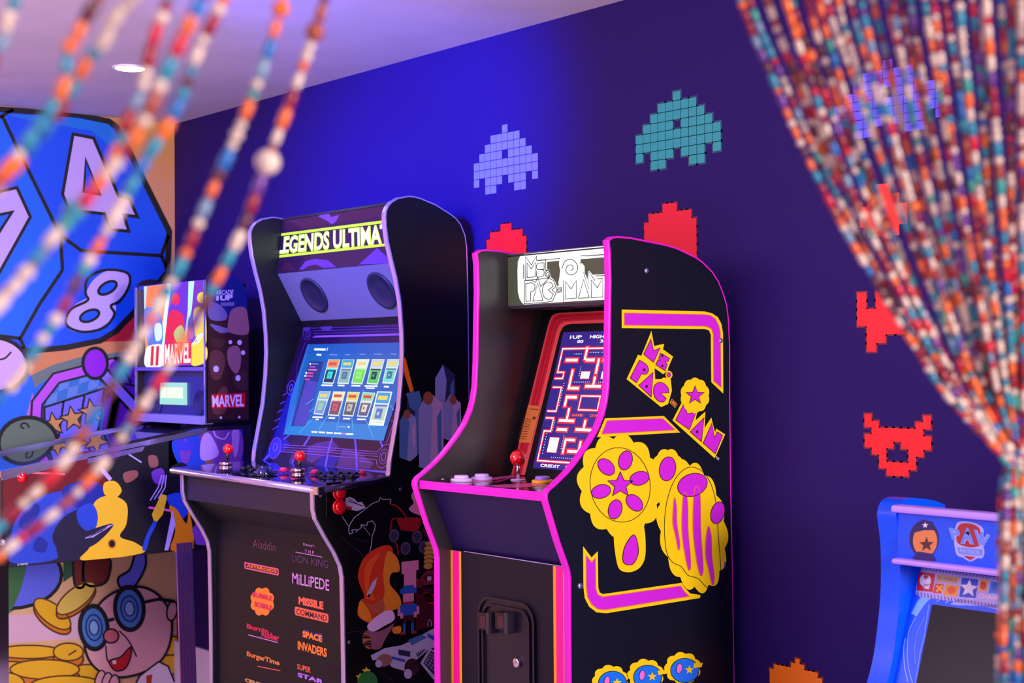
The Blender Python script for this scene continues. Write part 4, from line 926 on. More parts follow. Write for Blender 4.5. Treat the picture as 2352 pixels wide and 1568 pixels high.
# side art, plain shapes in the print's colours
q = Art(A2, (560, 430, 0.43976), L=2)
ob_ = mat((255, 120, 10), 0.4); s1 = mat((140, 140, 200), 0.45); s2 = mat((72, 110, 170), 0.45); s3 = mat((190, 150, 200), 0.45); s4 = mat((40, 44, 80), 0.45); s5 = mat((150, 80, 50), 0.45)
q.poly([(834, 880), (846, 900), (888, 1068), (868, 1070), (834, 960)], ob_)
q.L = 2.2
def crystal(cx, y0, y1, wd, cols, L):
    q.L = L; q.poly([(cx-wd, y0+wd*1.4), (cx-wd*0.2, y0), (cx+wd, y0+wd), (cx+wd*1.1, y1-30), (cx+wd*0.3, y1), (cx-wd, y1-20)], cols[0])
    q.L = L+0.4; q.poly([(cx-wd*0.2, y0), (cx+wd*0.15, y0+wd*1.6), (cx-wd*0.1, y1-10), (cx-wd, y1-20), (cx-wd, y0+wd*1.4)], cols[1]); q.poly([(cx+wd*0.5, y0+wd*2.2), (cx+wd*0.9, y0+wd*1.4), (cx+wd*0.9, y1-60), (cx+wd*0.6, y1-90)], cols[2])
crystal(890, 1060, 1400, 40, (s2, s4, s1), 2.2); crystal(1050, 925, 1200, 52, (s4, (s1), s2), 3.2); crystal(855, 1160, 1430, 44, (s1, s2, s3), 4.2); crystal(1085, 1080, 1330, 46, (s3, s1, s2), 4.2); crystal(975, 1065, 1480, 62, (s3, s1, s2), 5.4)
q.L = 6.6; q.ell(960, 1100, 26, 34, s5); q.ell(850, 1185, 18, 24, s5); q.ell(1090, 1110, 18, 24, s5)
q.poly([(845, 1075), (915, 1062), (925, 1110), (905, 1180), (865, 1150)], s2)
q.build('side_art_print', pr2)
q = Art(A2, (780, 1080, 0.31112), L=2)
wl = mat((190, 180, 210), 0.4); rd = mat((150, 20, 26), 0.45); lr = mat((214, 58, 22), 0.45); lo = mat((240, 140, 30), 0.45); fl1 = mat((214, 60, 60), 0.45); pkb = mat((224, 130, 170), 0.45); db = mat((34, 34, 130), 0.45); ltb = mat((44, 84, 190), 0.45); dr = mat((70, 8, 14), 0.5)
q.poly([(44, 205), (75, 195), (110, 212), (130, 235), (165, 232), (190, 275), (130, 300), (90, 292), (42, 285)], wl); q.L = 3; q.poly([(44, 262), (90, 270), (86, 292), (42, 284)], rd); q.stroke([(60, 225), (170, 262)], 7, s4); q.stroke([(60, 205), (120, 240)], 5, s4)
q.L = 2
zz = [(70, 470), (66, 430), (80, 390), (110, 345), (170, 300), (200, 275), (240, 245), (290, 225), (298, 200), (318, 215), (345, 214), (378, 212), (372, 242)]
q.stroke(zz, 5, wl); q.stroke([(70, 470), (95, 462), (90, 440), (130, 435), (120, 455), (160, 420), (158, 400), (200, 405), (205, 382), (240, 372), (262, 400), (258, 440), (240, 480), (235, 540), (222, 600)], 5, wl)
q.stroke([(5, 320), (68, 415)], 4, wl); q.stroke([(165, 400), (225, 478)], 3, wl)
q.stroke([(372, 246), (420, 262), (460, 300), (495, 350)], 12, rd); q.stroke([(410, 350), (385, 365), (375, 430), (400, 510), (425, 560), (432, 620)], 11, rd)
q.poly([(415, 350), (600, 345), (590, 430), (560, 455), (450, 440)], rd); q.poly([(600, 430), (720, 440), (720, 560), (640, 500)], dr)
q.L = 3
for x, y in ((400, 480), (570, 490), (485, 575), (620, 565)): q.ell(x, y, 38, 50, mat((60, 44, 70), 0.5), 10); q.L = 3.5; q.ell(x, y, 18, 26, s4, 10); q.stroke(q.ell(x, y, 30, 40, None, 10), 5, mat((110, 84, 120), 0.5), True); q.L = 3
q.L = 2.5; q.poly(sm([(540, 160), (600, 170), (640, 330), (560, 320), (510, 285), (545, 240), (530, 200)]), pkb)
q.L = 3.2
for k in range(6): q.ell(665-k*3, 545+k*32, 44-k*2, 24, mat((200, 150, 60), 0.45), -6, ring=4, rm=mat((90, 50, 20), 0.5)); q.L += 0.55
q.L = 4
q.poly(sm([(300, 560), (370, 555), (390, 600), (360, 700), (370, 850), (430, 920), (445, 1010), (330, 1040), (240, 1120), (190, 1115), (130, 1060), (150, 960), (180, 930), (135, 800), (150, 700), (200, 620)], 6), lr)
q.L = 5; q.poly(sm([(350, 600), (420, 640), (440, 740), (380, 760), (370, 840), (440, 930), (440, 1010), (300, 1040), (330, 900), (320, 760)], 6), lo); q.poly(sm([(150, 960), (200, 1010), (235, 1090), (200, 1115), (135, 1060)], 5), lo)
q.L = 6; q.poly(sm([(180, 760), (220, 660), (300, 610), (240, 720), (215, 860), (260, 950), (200, 930)], 6), mat((236, 88, 30), 0.45))
q.poly([(275, 785), (262, 850), (225, 920), (200, 950), (198, 910), (235, 830)], wl); q.poly(sm([(190, 960), (230, 990), (300, 950), (330, 1000), (300, 1060), (230, 1040)], 5), mat((190, 90, 60), 0.45))
q.L = 7; q.poly(sm([(200, 1150), (250, 1090), (340, 1035), (390, 1040), (400, 1100), (320, 1150), (240, 1190)], 6), mat((236, 196, 236), 0.45)); q.poly(sm([(190, 1180), (260, 1190), (330, 1170), (400, 1130), (330, 1250), (300, 1310), (250, 1320), (180, 1290), (165, 1240)], 6), mat((150, 90, 110), 0.45)); q.poly(sm([(170, 1230), (200, 1180), (235, 1300), (190, 1305)], 5), lo)
q.L = 4; q.poly(sm([(390, 1160), (450, 1150), (445, 1200), (395, 1200)], 4), lo)
q.L = 5
# pixel tower in pinks and blues
def pix(rows, x0, y0, s_, key, L):
    q.L = L
    for j, r in enumerate(rows):
        i = 0
        while i < len(r):
            if r[i] in key:
                k = i
                while k < len(r) and r[k] == r[i]: k += 1
                q.poly([(x0+i*s_, y0+j*s_-i*2), (x0+k*s_, y0+j*s_-k*2), (x0+k*s_, y0+(j+1)*s_-k*2), (x0+i*s_, y0+(j+1)*s_-i*2)], key[r[i]]); i = k
            else: i += 1
pix(['PPPPPPP', 'PPPPPPP', 'PPPPPPP', 'PPPPPPP', 'PPPPPP.', '.PPPPP.', '.PPPPP.', '.PPPPP.', '.PPPPP.', '.PPPPP.', '.PPPPP.', '.PPPPP.'], 455, 675, 18, {'P': pkb}, 4.2)
pix(['..RRRR..', '.RRRRRR.', 'RRDDDDRR', 'RDDWWDDR', 'RRDWWDRR', '.RRRRRR.', '.RRRRRR.'], 600, 745, 15, {'R': mat((120, 30, 40), 0.5), 'D': dr, 'W': wl}, 4.2)
q.L = 3.6; q.poly([(560, 860), (718, 880), (720, 1140), (560, 1180)], dr); q.poly(sm([(630, 900), (720, 900), (722, 1000), (650, 980)], 5), mat((190, 24, 24), 0.45)); q.poly([(550, 800), (610, 800), (610, 920), (560, 900)], mat((110, 20, 34), 0.5))
pix(['..BBBB..', '.BBBBBB.', '.BBBBBB.', '..PPPP..', '..PPPP..', '..PPPP..', '..RRRR..', '.BBBBBB.', 'PBBBBBBP', 'PBBBBBBP', 'PPBBBBPP', '.PDDDDP.', '..DDDD..', '..D..D..', '..B..B..', '..B..B..', '..B..B..', '.RR..RR.'], 425, 855, 20, {'B': ltb, 'P': pkb, 'R': mat((150, 40, 60), 0.45), 'D': dr}, 6)
# grey winged freighter
q.L = 7; q.poly([(225, 1365), (330, 1310), (450, 1290), (560, 1240), (660, 1180), (722, 1150), (722, 1290), (640, 1330), (560, 1400), (480, 1480), (380, 1450), (340, 1390), (240, 1400)], wl)
q.L = 8; q.poly([(380, 1370), (480, 1395), (476, 1415), (378, 1390)], ltb); q.poly([(430, 1320), (520, 1335), (515, 1375), (430, 1360)], s4); q.poly([(640, 1200), (720, 1230), (718, 1270), (650, 1230)], ltb); q.poly([(500, 1250), (600, 1210), (640, 1230), (530, 1290)], s2)
q.L = 9; q.poly([(590, 1420), (660, 1310), (722, 1340), (722, 1500), (690, 1545)], wl); q.L = 9.5; q.poly([(612, 1420), (668, 1328), (720, 1360), (720, 1450), (692, 1510)], s4)
q.L = 10
for k in range(5): q.stroke([(622+k*2, 1408-k*18+0), (700+k*6, 1480-k*26)], 3, wl); q.stroke([(626+k*22, 1428+k*18), (672+k*20, 1345+k*16)], 3, wl)
q.L = 8.6; q.ell(325, 1400, 58, 46, mat((150, 100, 90), 0.45), -15); q.L = 9; q.ell(283, 1425, 25, 28, wl); q.L = 8.6; q.ell(530, 1450, 56, 64, mat((54, 22, 30), 0.45), 10); q.L = 9.2; q.ell(500, 1500, 30, 36, wl)
q.L = 8.4; 
for k in range(5): q.poly([(560+k*14, 1350+k*0-k*8), (568+k*14, 1346-k*8), (582+k*10, 1370-k*10), (572+k*10, 1376-k*10)], s4)
q.stroke([(645, 1150), (650, 1110), (662, 1100), (672, 1112), (672, 1150)], 4, wl)
# green domed blob with yellow crest at the bottom
q.L = 5; q.ell(205, 1560, 72, 80, mat((40, 130, 50), 0.45)); q.L = 4.6
for x, y in ((150, 1525), (195, 1480), (145, 1580)): q.star(x, y, 34, mat((235, 200, 60), 0.45), 0.5, 5)
for pts in ([(0, 480), (180, 630)], [(120, 570), (170, 640)], [(350, 1220), (430, 1290)], [(300, 1480), (400, 1560)], [(430, 1568), (480, 1520)], [(20, 1200), (180, 1180)], [(100, 500), (200, 530)]): q.stroke(pts, 2.5, mat((60, 56, 70), 0.5))
q.build('side_art_print', pr2)

# ================================================================== PINBALL MACHINE (left)
XP, XPL = -5.0, -5.594
AP = PX(XP)
pin = thing('pinball_machine', 'digital pinball machine at the left with bright screen head and dark comic style side art', 'pinball machine', ((XP+XPL)/2, 2.4, FZ))
m_rail = mat((200, 190, 235), 0.15, metal=0.85); m_pside = mat((26, 14, 44), 0.35)
yF = AP.at(4, 1300).y; zB = AP.at(22, 1303).z; r0 = AP.at(0, 1085); r1 = AP.at(475, 984); yR = 2.86
zt = lambda y: r0.z+(r1.z-r0.z)*(y-r0.y)/(r1.y-r0.y)
pprof = [(yF, zB), (2.60, zB), (2.64, zB+0.03), (2.66, zB+0.10), (yR, zB+0.16), (yR, zt(yR)), (yF, zt(yF))]
pprof = [(yF, zB), (2.615, zB), (2.66, zB+0.02), (yR, zB+0.06), (yR, zt(2.72)), (2.72, zt(2.72)), (yF, zt(yF))]
b = MB(); b.prism(pprof, XP-0.016, XP, m_pside); ps = b.build('side_panel', pin)
b = MB(); b.prism(pprof, XPL, XPL+0.016, m_pside); b.build('side_panel', pin)
b = MB(); b.box(XPL+0.016, XP-0.016, yF+0.002, yF+0.016, zB, zt(yF)-0.002, m_pside); b.box(XPL+0.016, XP-0.016, yF+0.016, yR, zB+0.06, zB+0.07, m_deep); b.build('front_panel', pin)
yG = 2.67
b = MB(); b.slab([(XPL+0.016, yF+0.02, zt(yF)-0.035), (XP-0.016, yF+0.02, zt(yF)-0.035), (XP-0.016, yG, zt(yG)-0.035), (XPL+0.016, yG, zt(yG)-0.035)], (0, 0, -0.01), mat((60, 60, 190), 0.08)); b.build('playfield', pin)
m_glass = bpy.data.materials.new('clear_glass'); m_glass.use_nodes = True; g_ = m_glass.node_tree.nodes['Principled BSDF']
g_.inputs['Base Color'].default_value = (0.8, 0.85, 1, 1); g_.inputs['Roughness'].default_value = 0.02; g_.inputs['Transmission Weight'].default_value = 1.0; g_.inputs['IOR'].default_value = 1.5
b = MB(); b.slab([(XPL+0.017, yF+0.02, zt(yF)-0.004), (XP-0.017, yF+0.02, zt(yF)-0.004), (XP-0.017, yG, zt(yG)-0.004), (XPL+0.017, yG, zt(yG)-0.004)], (0, 0, -0.004), m_glass); b.build('top_glass', pin)
for x in (XP-0.018, XPL-0.004):
    b = MB(); b.prism([(yF-0.004, zt(yF)+0.004), (yG, zt(yG)+0.004), (yG, zt(yG)-0.014), (yF-0.004, zt(yF)-0.018)], x, x+0.022, m_rail); b.build('side_rail', pin)
b = MB(); yq = 2.42; b.prism([(2.2, zt(2.2)-0.012), (yq, zt(yq)-0.012), (yq-0.012, zt(yq)-0.034), (2.2, zt(2.2)-0.034)], XP, XP+0.004, m_rail); b.prism([(yF, zt(yF)-0.018), (2.12, zt(2.12)-0.016), (2.12, zt(2.12)-0.022), (yF, zt(yF)-0.028)], XP, XP+0.004, m_rail); b.build('rail_cover', ps)
# corner legs
def p_leg(x0, x1, y0, y1, dy, zt_, m, name='leg'):
    b = MB(); n_ = 5
    for k in range(n_):
        a_ = y0+(y1-y0)*k/n_; c_ = y0+(y1-y0)*(k+0.8)/n_
        b.add([(x1, a_, zt_), (x1, c_, zt_), (x1, c_+dy, FZ), (x1, a_+dy, FZ), (x0, a_, zt_), (x0, c_, zt_), (x0, c_+dy, FZ), (x0, a_+dy, FZ)], [(0, 1, 2, 3), (4, 7, 6, 5), (0, 4, 5, 1), (3, 2, 6, 7), (0, 3, 7, 4), (1, 5, 6, 2)], m)
    b.box(x0, x1-0.004, y0, y1, zt_-0.05, zt_, m)
    return b.build(name, pin)
m_lg = mat((176, 120, 210), 0.2, metal=0.8); m_cl = mat((236, 230, 240), 0.1, metal=1.0)
yLg = AP.at(404, 1285).y
for x0 in (XP-0.004,): p_leg(x0, x0+0.010, yLg, yLg+0.066, 0.022, zB+0.03, m_lg)
for x0 in (XP-0.004, XPL-0.006):
    b = MB(); ya = yF-0.008; b.box(x0, x0+0.008, ya, ya+0.03, FZ, zB+0.07, m_cl); b.box(x0-0.02 if x0 > -5.3 else x0, x0+0.008 if x0 > -5.3 else x0+0.03, ya-0.004, ya, FZ, zB+0.07, m_cl); b.build('leg', pin)['label'] = 'bright chrome corner leg'
for u, v, m, r in ((7, 1245, m_cl, 0.013), (51, 1097, m_red, 0.018)):
    p = AP.at(u, v); b = MB(); b.lathe((XP, p.y, p.z), (1, 0, 0), [(r, 0), (r, 0.006), (r*0.6, 0.008), (r*0.55, 0.013), (0.0001, 0.014)], m, 20); b.build('leg_bolt' if m is m_cl else 'flipper_button', ps)
# side art: plain comic-coloured shapes
q = Art(AP, (0, 1000, 0.3623), L=1); q.clip_line((22, 838), (1110, 738), (600, 500)).clip_line((0, 210), (1310, -70), (600, 500)).clip((0, yF+0.004, 0), (0, 1, 0)).clip((0, yR-0.004, 0), (0, -1, 0))
sa = [mat(c, 0.4) for c in ((110, 12, 26), (18, 40, 150), (34, 70, 200), (240, 196, 40), (16, 12, 30), (190, 170, 240), (120, 60, 180), (230, 140, 20), (24, 22, 60), (150, 90, 80))]
def cl(pts): return pts
q.poly([(0, 250), (520, 100), (700, 90), (660, 400), (100, 420), (0, 560)], sa[0])
q.L = 1.5; q.poly([(700, 60), (1180, -60), (1340, -60), (1340, 730), (1200, 730), (700, 760)], sa[4])
q.L = 2; q.poly(sm([(1100, 20), (1300, -40), (1340, 150), (1200, 210), (1120, 160)], 5), sa[2]); q.poly([(30, 560), (600, 400), (700, 765), (60, 835), (50, 700)], sa[8])
q.L = 2.5
for pts, k in (([(60, 800), (70, 620), (140, 470), (300, 370), (450, 360), (520, 440), (400, 520), (330, 640), (360, 780)], 2), ([(120, 540), (220, 430), (250, 480), (160, 600)], 1), ([(400, 330), (560, 280), (650, 330), (640, 420), (520, 460), (420, 420)], 1), ([(360, 620), (430, 660), (540, 760), (380, 790)], 8), ([(240, 640), (300, 680), (280, 740), (210, 720)], 1)): q.poly(sm(pts, 5), sa[k]); q.L += 0.25
q.L = 4.2   # central yellow and blue burst
for pts, k in (([(520, 790), (570, 700), (560, 560), (600, 420), (700, 380), (800, 430), (800, 560), (760, 640), (860, 680), (900, 745)], 3), ([(490, 470), (580, 430), (620, 520), (580, 620), (500, 560)], 2), ([(440, 640), (560, 600), (720, 560), (600, 690), (470, 720)], 8), ([(660, 300), (730, 290), (770, 350), (720, 400), (660, 370)], 3)): q.poly(sm(pts, 5), sa[k]); q.L += 0.3
for k in range(4): q.stroke([(540+k*14, 650-k*2), (650+k*22, 600-k*22+k*k*3)], 6, sa[5])
q.L = 6; q.ell(708, 685, 24, 28, sa[4], ring=9, rm=sa[7])
for pts, k in (([(880, 420), (900, 180), (960, 120), (1030, 180), (1060, 330), (1000, 400)], 4), ([(780, 240), (860, 220), (870, 260), (800, 300)], 9), ([(940, 130), (990, 130), (1000, 190), (950, 200)], 9), ([(960, 230), (1030, 210), (1040, 300), (980, 300)], 6)): q.poly(sm(pts, 5), sa[k]); q.L += 0.2
for k in range(3): q.stroke([(950+k*26, 410-k*6), (1000+k*22, 330), (1024+k*14, 250)], 7, sa[5])
q.stroke([(805, 112), (895, 170)], 9, sa[5]); q.stroke([(940, 455), (1080, 475)], 14, mat((230, 90, 200), 0.4)); q.stroke([(200, 235), (410, 245)], 12, mat((255, 110, 110), 0.4)); q.stroke([(640, 210), (700, 280)], 26, sa[5])
q.L = 7
for pts, k in (([(1020, 370), (1060, 380), (1030, 500), (980, 560), (960, 500)], 3), ([(975, 540), (990, 560), (950, 640), (925, 725), (900, 715), (930, 620)], 2), ([(1050, 380), (1180, 340), (1200, 480), (1150, 540), (1080, 470)], 2), ([(1070, 450), (1120, 470), (1180, 560), (1195, 470), (1225, 715), (1080, 725), (1110, 600)], 7), ([(1090, 470), (1110, 560), (1065, 727), (1040, 727)], 5), ([(1215, 600), (1260, 520), (1340, 650), (1340, 700), (1240, 690)], 6), ([(1080, 200), (1150, 170), (1200, 220), (1180, 350), (1080, 350), (1060, 280)], 4)): q.poly(sm(pts, 3) if len(pts) > 5 else pts, sa[k]); q.L += 0.2
q.L = 3; q.text('© MARVEL', [(108, 812), (178, 803), (178, 817), (110, 826)], m_white, 0.0)
for pts, k in (([(1140, 60), (1180, 20), (1210, 90), (1190, 170), (1150, 160)], 6), ([(1290, 80), (1340, 70), (1340, 170), (1300, 175)], 9)): q.poly(sm(pts, 5), sa[k])
q.build('side_art_print', ps)
q = Art(AP, (400, 980, 0.21259), L=1.2); q.step = 0.0005; q.clip((0, yR-0.003, 0), (0, -1, 0)).clip((0, 0, zt(2.72)-0.016), (0, 0, -1)).clip((0, 0, zB+0.062), (0, 0, 1))
q.poly([(-60, 80), (740, 10), (745, 520), (-60, 480)], sa[1]); q.L = 2; q.poly(sm([(280, 60), (450, 40), (700, 20), (740, 300), (600, 480), (420, 420), (300, 250)], 5), mat((120, 60, 150), 0.4)); q.L = 3; q.poly(sm([(330, 60), (400, 100), (480, 300), (300, 360), (280, 200)], 5), mat((190, 150, 225), 0.4)); q.poly(sm([(20, 140), (140, 160), (250, 210), (120, 260), (30, 230)], 5), mat((60, 60, 200), 0.4)); q.stroke(sm([(420, 20), (450, 100), (540, 130), (590, 60)], 5, False), 14, mat((190, 160, 230), 0.4)); q.poly(sm([(620, 60), (700, 40), (690, 240), (650, 330)], 5), mat((170, 120, 200), 0.4))
q.build('side_art_print', ps)
# head with two screens
yH = 2.67; zH0 = AP.at(475, 972).z
hl = AP
hp = yz(AP, [(475, 972), (474, 900), (474, 645), (480, 632), (492, 626), (508, 624), (528, 630), (548, 642), (562, 660), (569, 685), (571.5, 720), (572, 965)])
m_hs = mat((30, 16, 30), 0.35)
b = MB(); b.prism(hp, XP-0.014, XP, m_hs); hs = b.build('head_side_panel', pin)
b = MB(); b.prism(hp, XPL, XPL+0.014, m_hs); b.build('head_side_panel', pin)
hz1 = AP.at(474, 645).z; hyb = hp[-1][0]
b = MB(); b.box(XPL+0.014, XP-0.014, yH+0.05, hyb-0.004, zH0+0.01, hz1-0.005, m_deep); b.box(XPL+0.014, XP-0.014, yH+0.006, yH+0.014, hz1-0.012, hz1+0.006, mat((60, 70, 200), 0.3)); b.build('head_box', pin)
for p in (XP-0.010, XPL): b = MB(); b.box(p, p+0.010, yH-0.006, yH+0.004, zH0, hz1, m_rail); b.build('head_edging', pin)
PH = PY(yH)
a_ = PH.at(332, 658); c_ = PH.at(472, 840); 
sX0, sX1, sZ0, sZ1 = a_.x, XP-0.014, PH.at(472, 840).z, PH.at(472, 641).z
b = MB(); b.box(XPL+0.014, XP-0.014, yH+0.002, yH+0.012, sZ0-0.006, hz1-0.01, m_deep); bx = b.build('backglass', pin)
q = Art(PH, (300, 600, 0.29326), L=1)
E_ = lambda r, g, b_, e=1.15: mat((r, g, b_), 0.3, emit=e)
q.poly([(105, 198), (592, 142), (592, 812), (118, 822)], E_(110, 40, 210))
q.L = 1.6
q.poly([(105, 198), (290, 175), (250, 500), (200, 820), (118, 822)], E_(250, 130, 40)); q.poly([(440, 160), (592, 142), (592, 300), (470, 420)], E_(120, 40, 190)); q.poly([(290, 175), (300, 300), (270, 640), (240, 640), (240, 400)], E_(220, 50, 30))
q.L = 2.2
q.poly([(290, 175), (318, 172), (270, 600), (262, 820), (210, 820), (250, 500)], E_(225, 250, 255)); q.poly([(455, 158), (500, 154), (480, 380), (430, 640), (420, 640), (450, 380)], E_(190, 245, 255)); q.poly([(105, 198), (130, 196), (120, 360), (108, 380)], E_(190, 220, 240))
q.L = 2.8
for pts, c in (([(110, 380), (170, 360), (240, 420), (250, 640), (160, 690), (120, 560)], (90, 120, 220)), ([(190, 500), (240, 490), (245, 600), (200, 620)], (210, 235, 255)), ([(300, 420), (350, 380), (420, 440), (400, 620), (280, 630)], (225, 24, 34)), ([(340, 560), (400, 500), (440, 600), (430, 640), (370, 640)], (190, 190, 110)), ([(455, 460), (500, 420), (520, 560), (460, 600)], (40, 100, 210)), ([(500, 380), (560, 360), (592, 420), (592, 660), (530, 640), (500, 520)], (250, 210, 40)), ([(480, 640), (592, 660), (592, 780), (480, 812)], (250, 215, 30)), ([(120, 700), (150, 660), (250, 660), (250, 820), (118, 822)], (235, 235, 240))):
    q.poly(sm(pts, 4), E_(*c)); q.L += 0.15
q.L = 4.2
for x, cc in ((165, (210, 30, 40)), (205, (210, 30, 40))): q.poly([(x, 665), (x+22, 662), (x+14, 815), (x-8, 818)], E_(*cc))
q.ell(218, 330, 30, 50, E_(150, 160, 200)); q.ell(355, 295, 34, 48, E_(230, 34, 44)); q.ell(560, 285, 36, 44, E_(255, 220, 30))
for k in range(3): q.stroke([(480+k*26, 660-k*10), (540+k*20, 570-k*8)], 9, E_(210, 240, 255))
q.L = 5; q.poly([(265, 642), (480, 628), (480, 802), (265, 812)], E_(230, 20, 40)); q.L = 5.6; q.text('MARVEL', [(272, 650), (473, 637), (473, 794), (272, 804)], E_(255, 235, 245, 1.3), 0.03)
q.build('backglass_picture', bx)
b = MB(); b.box(XPL+0.014, XP-0.010, yH-0.012, yH+0.004, sZ0-0.018, sZ0-0.004, mat((110, 90, 190), 0.3)); b.build('head_divider', pin)
z_sh = PH.at(400, 958).z
b = MB(); b.box(XPL+0.014, XP-0.014, yH+0.03, yH+0.04, zH0, sZ0-0.012, mat((46, 46, 120), 0.3)); hp2 = b.build('speaker_panel', pin)
PH2 = PY(yH+0.03)
for u in (360, 458):
    p = PH2.at(u, 925); b = MB(); b.lathe((p.x, yH+0.03, p.z), (0, -1, 0), [(0.048, 0), (0.048, 0.004), (0.04, 0.005), (0.038, 0.001), (0.0001, 0.001)], mat((40, 34, 90), 0.35), 28); b.build('speaker', hp2)
p0 = PH2.at(373, 878); p1 = PH2.at(430, 930)
b = MB(); b.box(p0.x, p1.x, yH+0.018, yH+0.03, p1.z, p0.z, E_(170, 235, 225, 0.95)); b.box(p0.x+0.012, p0.x+0.06, yH+0.0175, yH+0.019, p1.z+0.026, p0.z-0.018, E_(250, 250, 220, 1.1)); b.box(p0.x+0.066, p1.x-0.012, yH+0.0175, yH+0.019, p1.z+0.026, p0.z-0.018, E_(235, 245, 220, 1.1)); b.build('score_display', hp2)
b = MB(); b.box(XPL+0.014, XP-0.006, yH-0.02, yH+0.03, zH0-0.004, z_sh+0.01, mat((150, 140, 200), 0.3)); b.build('head_ledge', pin)
# head side print
q = Art(AP, (300, 600, 0.29326), L=1)
hc = [mat(c, 0.4) for c in ((110, 96, 150), (96, 50, 56), (150, 92, 110), (54, 22, 30), (210, 190, 235), (22, 30, 110), (70, 34, 40))]
q.poly([(604, 140), (700, 92), (830, 120), (905, 220), (918, 430), (604, 430)], hc[5]); q.L = 1.5; q.poly([(604, 430), (918, 420), (925, 1235), (604, 1235)], hc[3])
q.L = 2
for pts, k in (([(610, 330), (680, 330), (750, 400), (740, 460), (620, 450)], 0), ([(620, 490), (740, 520), (800, 540), (700, 560)], 0), ([(790, 380), (890, 360), (920, 450), (915, 570), (780, 560), (760, 500)], 2), ([(760, 690), (820, 660), (860, 700), (860, 820), (820, 880), (765, 800)], 2), ([(620, 720), (700, 700), (740, 780), (700, 920), (630, 900)], 1), ([(800, 900), (900, 860), (910, 1000), (830, 1000)], 6), ([(640, 600), (740, 620), (700, 680), (640, 660)], 6), ([(640, 1180), (700, 1000), (760, 1000), (740, 1180)], 1)): q.poly(sm(pts, 5), hc[k]); q.L += 0.12
q.L = 3.4
for x, y, r in ((668, 842, 22), (840, 914, 20), (852, 635, 18), (880, 715, 16), (780, 632, 14), (706, 1224, 9), (850, 1220, 9)): q.ell(x, y, r, r*1.15, hc[4])
q.text('ARCADE', [(664, 226), (806, 222), (800, 262), (664, 262)], hc[4], 0.02); q.text('1', [(668, 268), (690, 268), (688, 306), (668, 306)], hc[4], 0.02); q.text('UP', [(700, 266), (802, 262), (796, 304), (698, 308)], hc[4], 0.06); q.poly([(704, 322), (812, 318), (810, 350), (706, 350)], hc[0])
q.L = 4; q.poly([(628, 1040), (897, 1028), (895, 1145), (632, 1152)], mat((200, 12, 40), 0.35)); q.L = 4.6; q.text('MARVEL', [(636, 1050), (888, 1040), (886, 1136), (640, 1142)], mat((236, 205, 240), 0.35), 0.03)
q.build('head_side_print', hs)

# ================================================================== BLUE CHILD SIZE CABINET (lower right)
XK = -1.99; AK = PX(XK); KT = 0.05
kid = thing('arcade_cabinet', 'small bright blue children\'s arcade cabinet with lilac bars, low at the right', 'arcade cabinet', (-1.79, 2.78, FZ))
T = (2000, 1120, 0.28571)
kp = lambda x, y: (T[0]+x*T[2], T[1]+y*T[2])
m_kb = mat((0, 88, 250), 0.32, spec=0.4)
kt = yz(AK, [kp(*p) for p in ((50, 225), (52, 190), (62, 150), (78, 115), (105, 88), (150, 72), (230, 72), (330, 85), (400, 105), (445, 128))])
kf = yz(AK, [kp(*p) for p in ((-32, 1568), (0, 1450), (30, 1300), (55, 1100), (75, 900), (82, 700), (80, 520), (75, 420), (60, 300))])
kb_ = min(2.95, kt[-1][0]); kt = [(min(y, kb_), z) for y, z in kt]
kt = sm(kt, 4, False); kf = sm(kf, 5, False)
kprof = kt+[(kb_, kt[-1][1]-0.03), (kb_, FZ), (kf[0][0]-0.05, FZ), (kf[0][0]-0.06, 0.40), (kf[0][0]-0.01, kf[0][1]-0.03)]+kf
for x in (XK, XK+KT+0.29):
    b = MB(); b.prism(kprof, x, x+KT, m_kb); o = b.build('side_panel', kid); md = o.modifiers.new('bevel', 'BEVEL'); md.width = 0.014; md.segments = 4; md.limit_method = 'ANGLE'; md.angle_limit = math.radians(50)
    for f in o.data.polygons: f.use_smooth = False
KL, KR = XK+KT, XK+KT+0.29
yk = 2.70
PK = PY(yk)
def kbar(p0, p1, name='marquee_bar'):
    a = PK.at(*kp(*p0)); c = PK.at(*kp(*p1)); b = MB(); b.box(KL-0.004, KR+0.004, yk-0.016, yk+0.02, c.z, a.z, mat((196, 160, 255), 0.35)); return b.build(name, kid, 0.006)
kbar((245, 138), (245, 198)); kbar((245, 566), (245, 612))
zt1 = PK.at(*kp(245, 150)).z; zt0 = PK.at(*kp(245, 605)).z
b = MB(); b.box(KL, KR, yk+0.006, yk+0.016, zt0, zt1, mat((2, 84, 240), 0.35)); km = b.build('marquee', kid); km['label'] = 'blue marquee with a shield emblem'
b = MB(); b.slab([(KL, yk+0.01, zt1), (KR, yk+0.01, zt1), (KR, kb_, zt1-0.02), (KL, kb_, zt1-0.02)], (0, 0, -0.01), m_kb); b.build('top_panel', kid)
q = Art(PY(yk+0.006), T, L=1)
